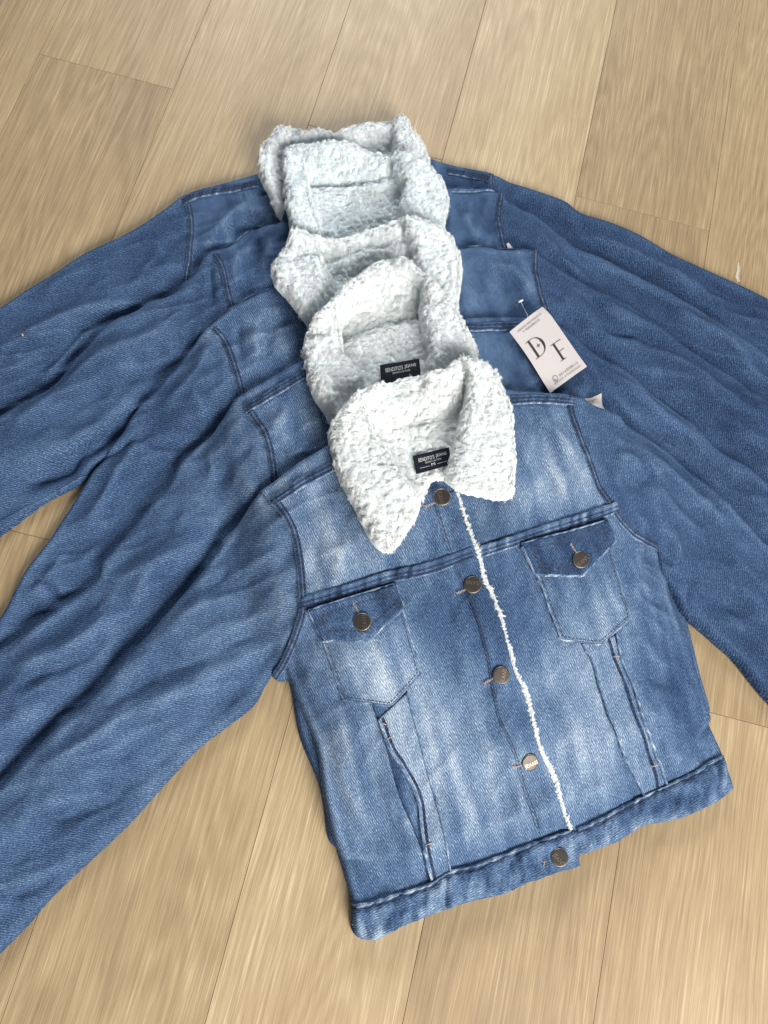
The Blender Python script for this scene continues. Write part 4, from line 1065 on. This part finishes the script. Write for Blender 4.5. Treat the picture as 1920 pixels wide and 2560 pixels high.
    if k == 1:
        neck_label(root, C2((785, 805), (1000, 756), (1018, 856), (806, 915)), cf['lining'][1], 1, True)
        # ---- buttons
        def button(px, rot, lift, tilt=(0, 0)):
            w = path([px], S)[0]; e = 0.006
            nx = (samp(S, w[0] - e, w[1]) - samp(S, w[0] + e, w[1])) / (2 * e); ny = (samp(S, w[0], w[1] - e) - samp(S, w[0], w[1] + e)) / (2 * e)
            nrm = Vector((nx * .7 + tilt[0], ny * .7 + tilt[1], 1)).normalized()
            q = nrm.to_track_quat('Z', 'Y').to_matrix()
            z0 = float(samp(S, w[0], w[1])) + lift
            R = 0.0086
            prof = [(0.0, 0.0026), (R * .55, 0.00262), (R * .84, 0.0026), (R * .93, 0.00255), (R * .985, 0.0022), (R, 0.0016), (R * .97, 0.0010), (R * .8, 0.0006), (R * .4, 0.0004), (R * .38, -0.002)]
            n = 40; vs = [(0, 0, prof[0][1])]; fs = []
            for r_, z_ in prof[1:]:
                vs += [(r_ * math.cos(a), r_ * math.sin(a), z_) for a in np.arange(n) * 2 * math.pi / n]
            fs += [(0, 1 + j, 1 + (j + 1) % n) for j in range(n)]
            for i in range(len(prof) - 2):
                a = 1 + i * n; b_ = a + n
                fs += [(a + j, b_ + j, b_ + (j + 1) % n, a + (j + 1) % n) for j in range(n)]
            tr = lambda p: tuple(np.array(q @ Vector(p)) + np.array((w[0], w[1], z0)))
            mb = MB(); mb.add([tr(v) for v in vs], fs)
            me = mb.mesh('button'); me.materials.append(BRONZE); me.materials.append(BRASS)
            for pi in range(n + n * 2, n + n * 4): me.polygons[pi].material_index = 1
            b = bpy.data.objects.new('button', me); col.objects.link(b); b.parent = root
            V, Fc, sz = text_flat('JEANS', 1.05)
            ca, sa = math.cos(rot), math.sin(rot)
            s_ = R * 1.62 / sz[0]
            x = (V[:, 0] - sz[0] / 2) * s_; y = (V[:, 1] - sz[1] / 2) * s_ * 1.15 - R * 0.30
            y = y + 0.10 * x * x / R
            L2 = np.stack([x * ca - y * sa, x * sa + y * ca], 1)
            n0 = len(L2); vs = [tr((a, c, 0.0030)) for a, c in L2] + [tr((a, c, 0.0025)) for a, c in L2]
            ed = {}
            for f in Fc:
                for i in range(len(f)):
                    a, c = f[i], f[(i + 1) % len(f)]
                    if (c, a) in ed: ed.pop((c, a))
                    else: ed[(a, c)] = 1
            mb = MB(); mb.add(vs, list(Fc) + [(c, a, a + n0, c + n0) for a, c in ed])
            link('lettering', mb.mesh('lettering', False), BRASS, b)
            return w, z0
        def threads(pts_px, seed, lift):
            w = path(pts_px, S); r = np.random.default_rng(seed); mb = MB()
            d = w[-1] - w[0]; L = np.linalg.norm(d); d /= L; nn = np.array([-d[1], d[0]])
            line = resample(smooth(w, False, 0.001), 0.0009)[0]
            for i in range(len(line)):                        # wraps of the buttonhole thread
                c = line[i] + r.normal(0, 0.0002, 2); z = float(samp(S, *c)) + lift
                h = 0.0011 * r.uniform(.7, 1.1)
                mb.tube([np.r_[c - nn * h, z], np.r_[c, z + 0.0006], np.r_[c + nn * h + d * 0.0006, z]], 0.0003, 5)
            for q in range(3):                                # loose ends
                a = line[-1]; dr = d * r.uniform(.4, 1) + nn * r.uniform(-1, 1); ln_ = r.uniform(0.003, 0.0055)
                pts_ = [np.r_[a + dr * ln_ * t + nn * 0.0008 * math.sin(3 * t + q), float(samp(S, *a)) + lift + 0.0006 * math.sin(t * 3)] for t in np.linspace(0, 1, 5)]
                mb.tube(pts_, 0.00026, 5)
            o = link('buttonhole_thread', mb.mesh('buttonhole_thread'), TAN, root); o['kind'] = 'stuff'
        for (px, rot, lift, th, tl) in [
                (C2((955, 1060))[0], -1.1, 0.0050, C2((915, 1090), (862, 1112)), (0, -.08)), (C3((1490, 620))[0], 3.05, 0.0048, C3((1440, 650), (1392, 672)), (0.05, 0)),
                (C4((122, 1240))[0], 1.35, 0.0048, C4((75, 1258), (28, 1285)), (0.05, 0)), (C4((295, 1765))[0], -0.06, 0.0048, C4((248, 1782), (205, 1798)), (0.03, 0)),
                (C5((1437, 955))[0], 0.75, 0.0070, C5((1395, 965), (1360, 980)), (0, .03)), (C3((732, 880))[0], 2.72, 0.0092, C3((712, 828), (680, 762)), (-.05, 0)),
                (C4((597, 545))[0], 0.32, 0.0074, C4((575, 500), (545, 455)), (0, .03))]:
            button(px, rot, lift, tl); threads(th, int(px[0]), lift - 0.0002)

# ------------------------------------------------------------------ hang tags
TAGS = 'card hang tags on the jackets'
def hang_tag(corners_px, field, label, full, lift, string=None):
    root = empty('hang_tag', label, 'tag', TAGS)
    w = path(corners_px, field, lift)
    sm = drape(field, 0.016) if full else field
    def zf(x, y, u, v):
        return samp(sm, x, y) + lift + (0.0010 * np.sin(v * 5.0 + u * 1.5) + 0.001 if full else 0)
    pl = quad_place(w, zf)
    nu, nv = 10, 18
    q = np.array([(i / nu, j / nv) for j in range(nv + 1) for i in range(nu + 1)])
    # softly rounded corners
    V = pl(q); lo = V.copy(); lo[:, 2] -= 0.0005
    n = len(V)
    Fc = [(j * (nu + 1) + i, (j + 1) * (nu + 1) + i, (j + 1) * (nu + 1) + i + 1, j * (nu + 1) + i + 1) for j in range(nv) for i in range(nu)]
    Fb = [tuple(x + n for x in f[::-1]) for f in Fc]
    rim = [i for i in range(nu + 1)] + [(j + 1) * (nu + 1) - 1 for j in range(1, nv + 1)] + [nv * (nu + 1) + i for i in range(nu - 1, -1, -1)] + [j * (nu + 1) for j in range(nv - 1, 0, -1)]
    Fr = [(rim[i], rim[(i + 1) % len(rim)], rim[(i + 1) % len(rim)] + n, rim[i] + n) for i in range(len(rim))]
    mb = MB(); mb.add(np.r_[V, lo], Fc + Fb + Fr)
    link('card', mb.mesh('card', False), CARD, root)
    up = lambda qq: pl(qq) + np.array([0, 0, 0.0005])
    mb = MB()
    text_on(mb, 'VENTA MAYORISTA', up, 0.14, 0.087, 0.83, 0.028, 1.15)
    text_on(mb, 'Y MINORISTA', up, 0.235, 0.140, 0.715, 0.028, 1.15)
    link('lettering', mb.mesh('lettering', False), INK, root)
    if full:
        asp = np.linalg.norm(w[3] - w[0]) / np.linalg.norm(w[1] - w[0])
        g = MB()
        # D: stem, serifs, swelling bowl
        x0, y0, y1 = 0.175, 0.270, 0.535
        bar_on(g, x0, y0, x0 + .052, y1, up)
        for yy, s in ((y0, 1), (y1, -1)):
            poly_on(g, [(x0 - .055, yy), (x0 + .10, yy), (x0 + .10, yy + .006 * s), (x0 - .055, yy + .006 * s)], up)
        nb = 22; outer, inner = [], []
        for i in range(nb + 1):
            a = -math.pi / 2 + math.pi * i / nb
            th = 0.008 + 0.050 * max(0, math.cos(a)) ** 1.5
            cx_, cy_ = x0 + .09, (y0 + y1) / 2
            outer.append((cx_ + .225 * math.cos(a), cy_ + (y1 - y0) / 2 * math.sin(a)))
            inner.append((cx_ + (.225 - th) * math.cos(a), cy_ + ((y1 - y0) / 2 - 0.0055) * math.sin(a)))
        V = up(np.array(outer + inner)); g.add(V, [(i, i + 1, nb + 1 + i + 1, nb + 1 + i) for i in range(nb)])
        # F: stem, serifs, hairline arms
        x0, y0, y1 = 0.615, 0.503, 0.752
        bar_on(g, x0, y0, x0 + .050, y1, up)
        poly_on(g, [(x0 - .055, y1 - .006), (x0 + .105, y1 - .006), (x0 + .105, y1), (x0 - .055, y1)], up)
        poly_on(g, [(x0 - .055, y0), (x0 + .225, y0), (x0 + .240, y0 + .018), (x0 + .215, y0 + .0065), (x0 - .055, y0 + .0065)], up)
        poly_on(g, [(x0 + .05, y0 + .125), (x0 + .185, y0 + .125), (x0 + .185, y0 + .131), (x0 + .05, y0 + .131)], up)
        # four-pointed star in the D
        sx, sy = 0.335, 0.403
        st = []
        for i in range(8):
            r_ = 0.062 if i % 2 == 0 else 0.012
            st.append((sx + r_ * math.cos(i * math.pi / 4), sy + r_ / asp * math.sin(i * math.pi / 4)))
        poly_on(g, st, up)
        link('monogram', g.mesh('monogram', False), INK, root)
        g = MB()
        text_on(g, '3516358513', up, 0.355, 0.902, 0.865, 0.030, 1.05)
        text_on(g, '\u2022ENVIOS A DOMICILIO\u2022', up, 0.165, 0.955, 0.885, 0.026, 1.1)
        # phone icon: ring with a handset
        nb = 20; cx_, cy_ = 0.255, 0.888
        ring = [(cx_ + r_ * math.cos(2 * math.pi * i / nb), cy_ + r_ / asp * math.sin(2 * math.pi * i / nb)) for r_ in (0.062, 0.052) for i in range(nb)]
        g.add(up(np.array(ring)), [(i, (i + 1) % nb, nb + (i + 1) % nb, nb + i) for i in range(nb)])
        hs = [(cx_ + .034 * math.cos(a), cy_ + .034 / asp * math.sin(a)) for a in np.linspace(math.pi * .45, math.pi * 1.1, 7)] + [(cx_ + .018 * math.cos(a), cy_ + .018 / asp * math.sin(a)) for a in np.linspace(math.pi * 1.1, math.pi * .45, 7)]
        poly_on(g, hs, up)
        link('contact_print', g.mesh('contact_print', False), GREYINK, root)
    if string is not None:
        sp = path(string, field, 0.004)
        z = samp(field, sp[:, 0], sp[:, 1]) + np.array([0.010] + [0.006] * (len(sp) - 2) + [0.004])
        mb = MB(); L3 = smooth(np.c_[sp, z], False, 0.003); mb.tube(L3, 0.00035, 6)
        d = (sp[1] - sp[0]); d /= np.linalg.norm(d); nn = np.array([-d[1], d[0]])
        mb.tube([np.r_[sp[0] - nn * 0.0030, z[0]], np.r_[sp[0] - nn * 0.001, z[0] + .0004], np.r_[sp[0] + nn * 0.001, z[0] + .0004], np.r_[sp[0] + nn * 0.0030, z[0]]], [0.0009, 0.0012, 0.0012, 0.0009], 8)
        link('plastic_fastener', mb.mesh('plastic_fastener'), PLASTIC, root)
    return root
TC = crop(1220, 760, 340 / 1659)
hang_tag(TC((250, 365), (632, 97), (1182, 798), (752, 1096)), FIELD[2], 'whole pinkish-white card tag printed DF with a phone number', True, 0.0045, TC((385, 0), (430, 60), (470, 130), (490, 190)))
hang_tag(TC((1080, 1190), (1385, 1088), (1530, 1560), (1220, 1660)), FIELD[2], 'card tag corner sticking out from under the buttoned jacket shoulder', False, 0.0012)
hang_tag(C8((255, 512), (314, 470), (400, 590), (340, 632)), FIELD[4], 'grey-shaded blank card tag tip poking out between shoulder seams of two jackets', False, 0.0012)
print('triangles', sum(len(o.data.loop_triangles) if o.data.loop_triangles else sum(len(p.vertices) - 2 for p in o.data.polygons) for o in bpy.data.objects if o.type == 'MESH'))
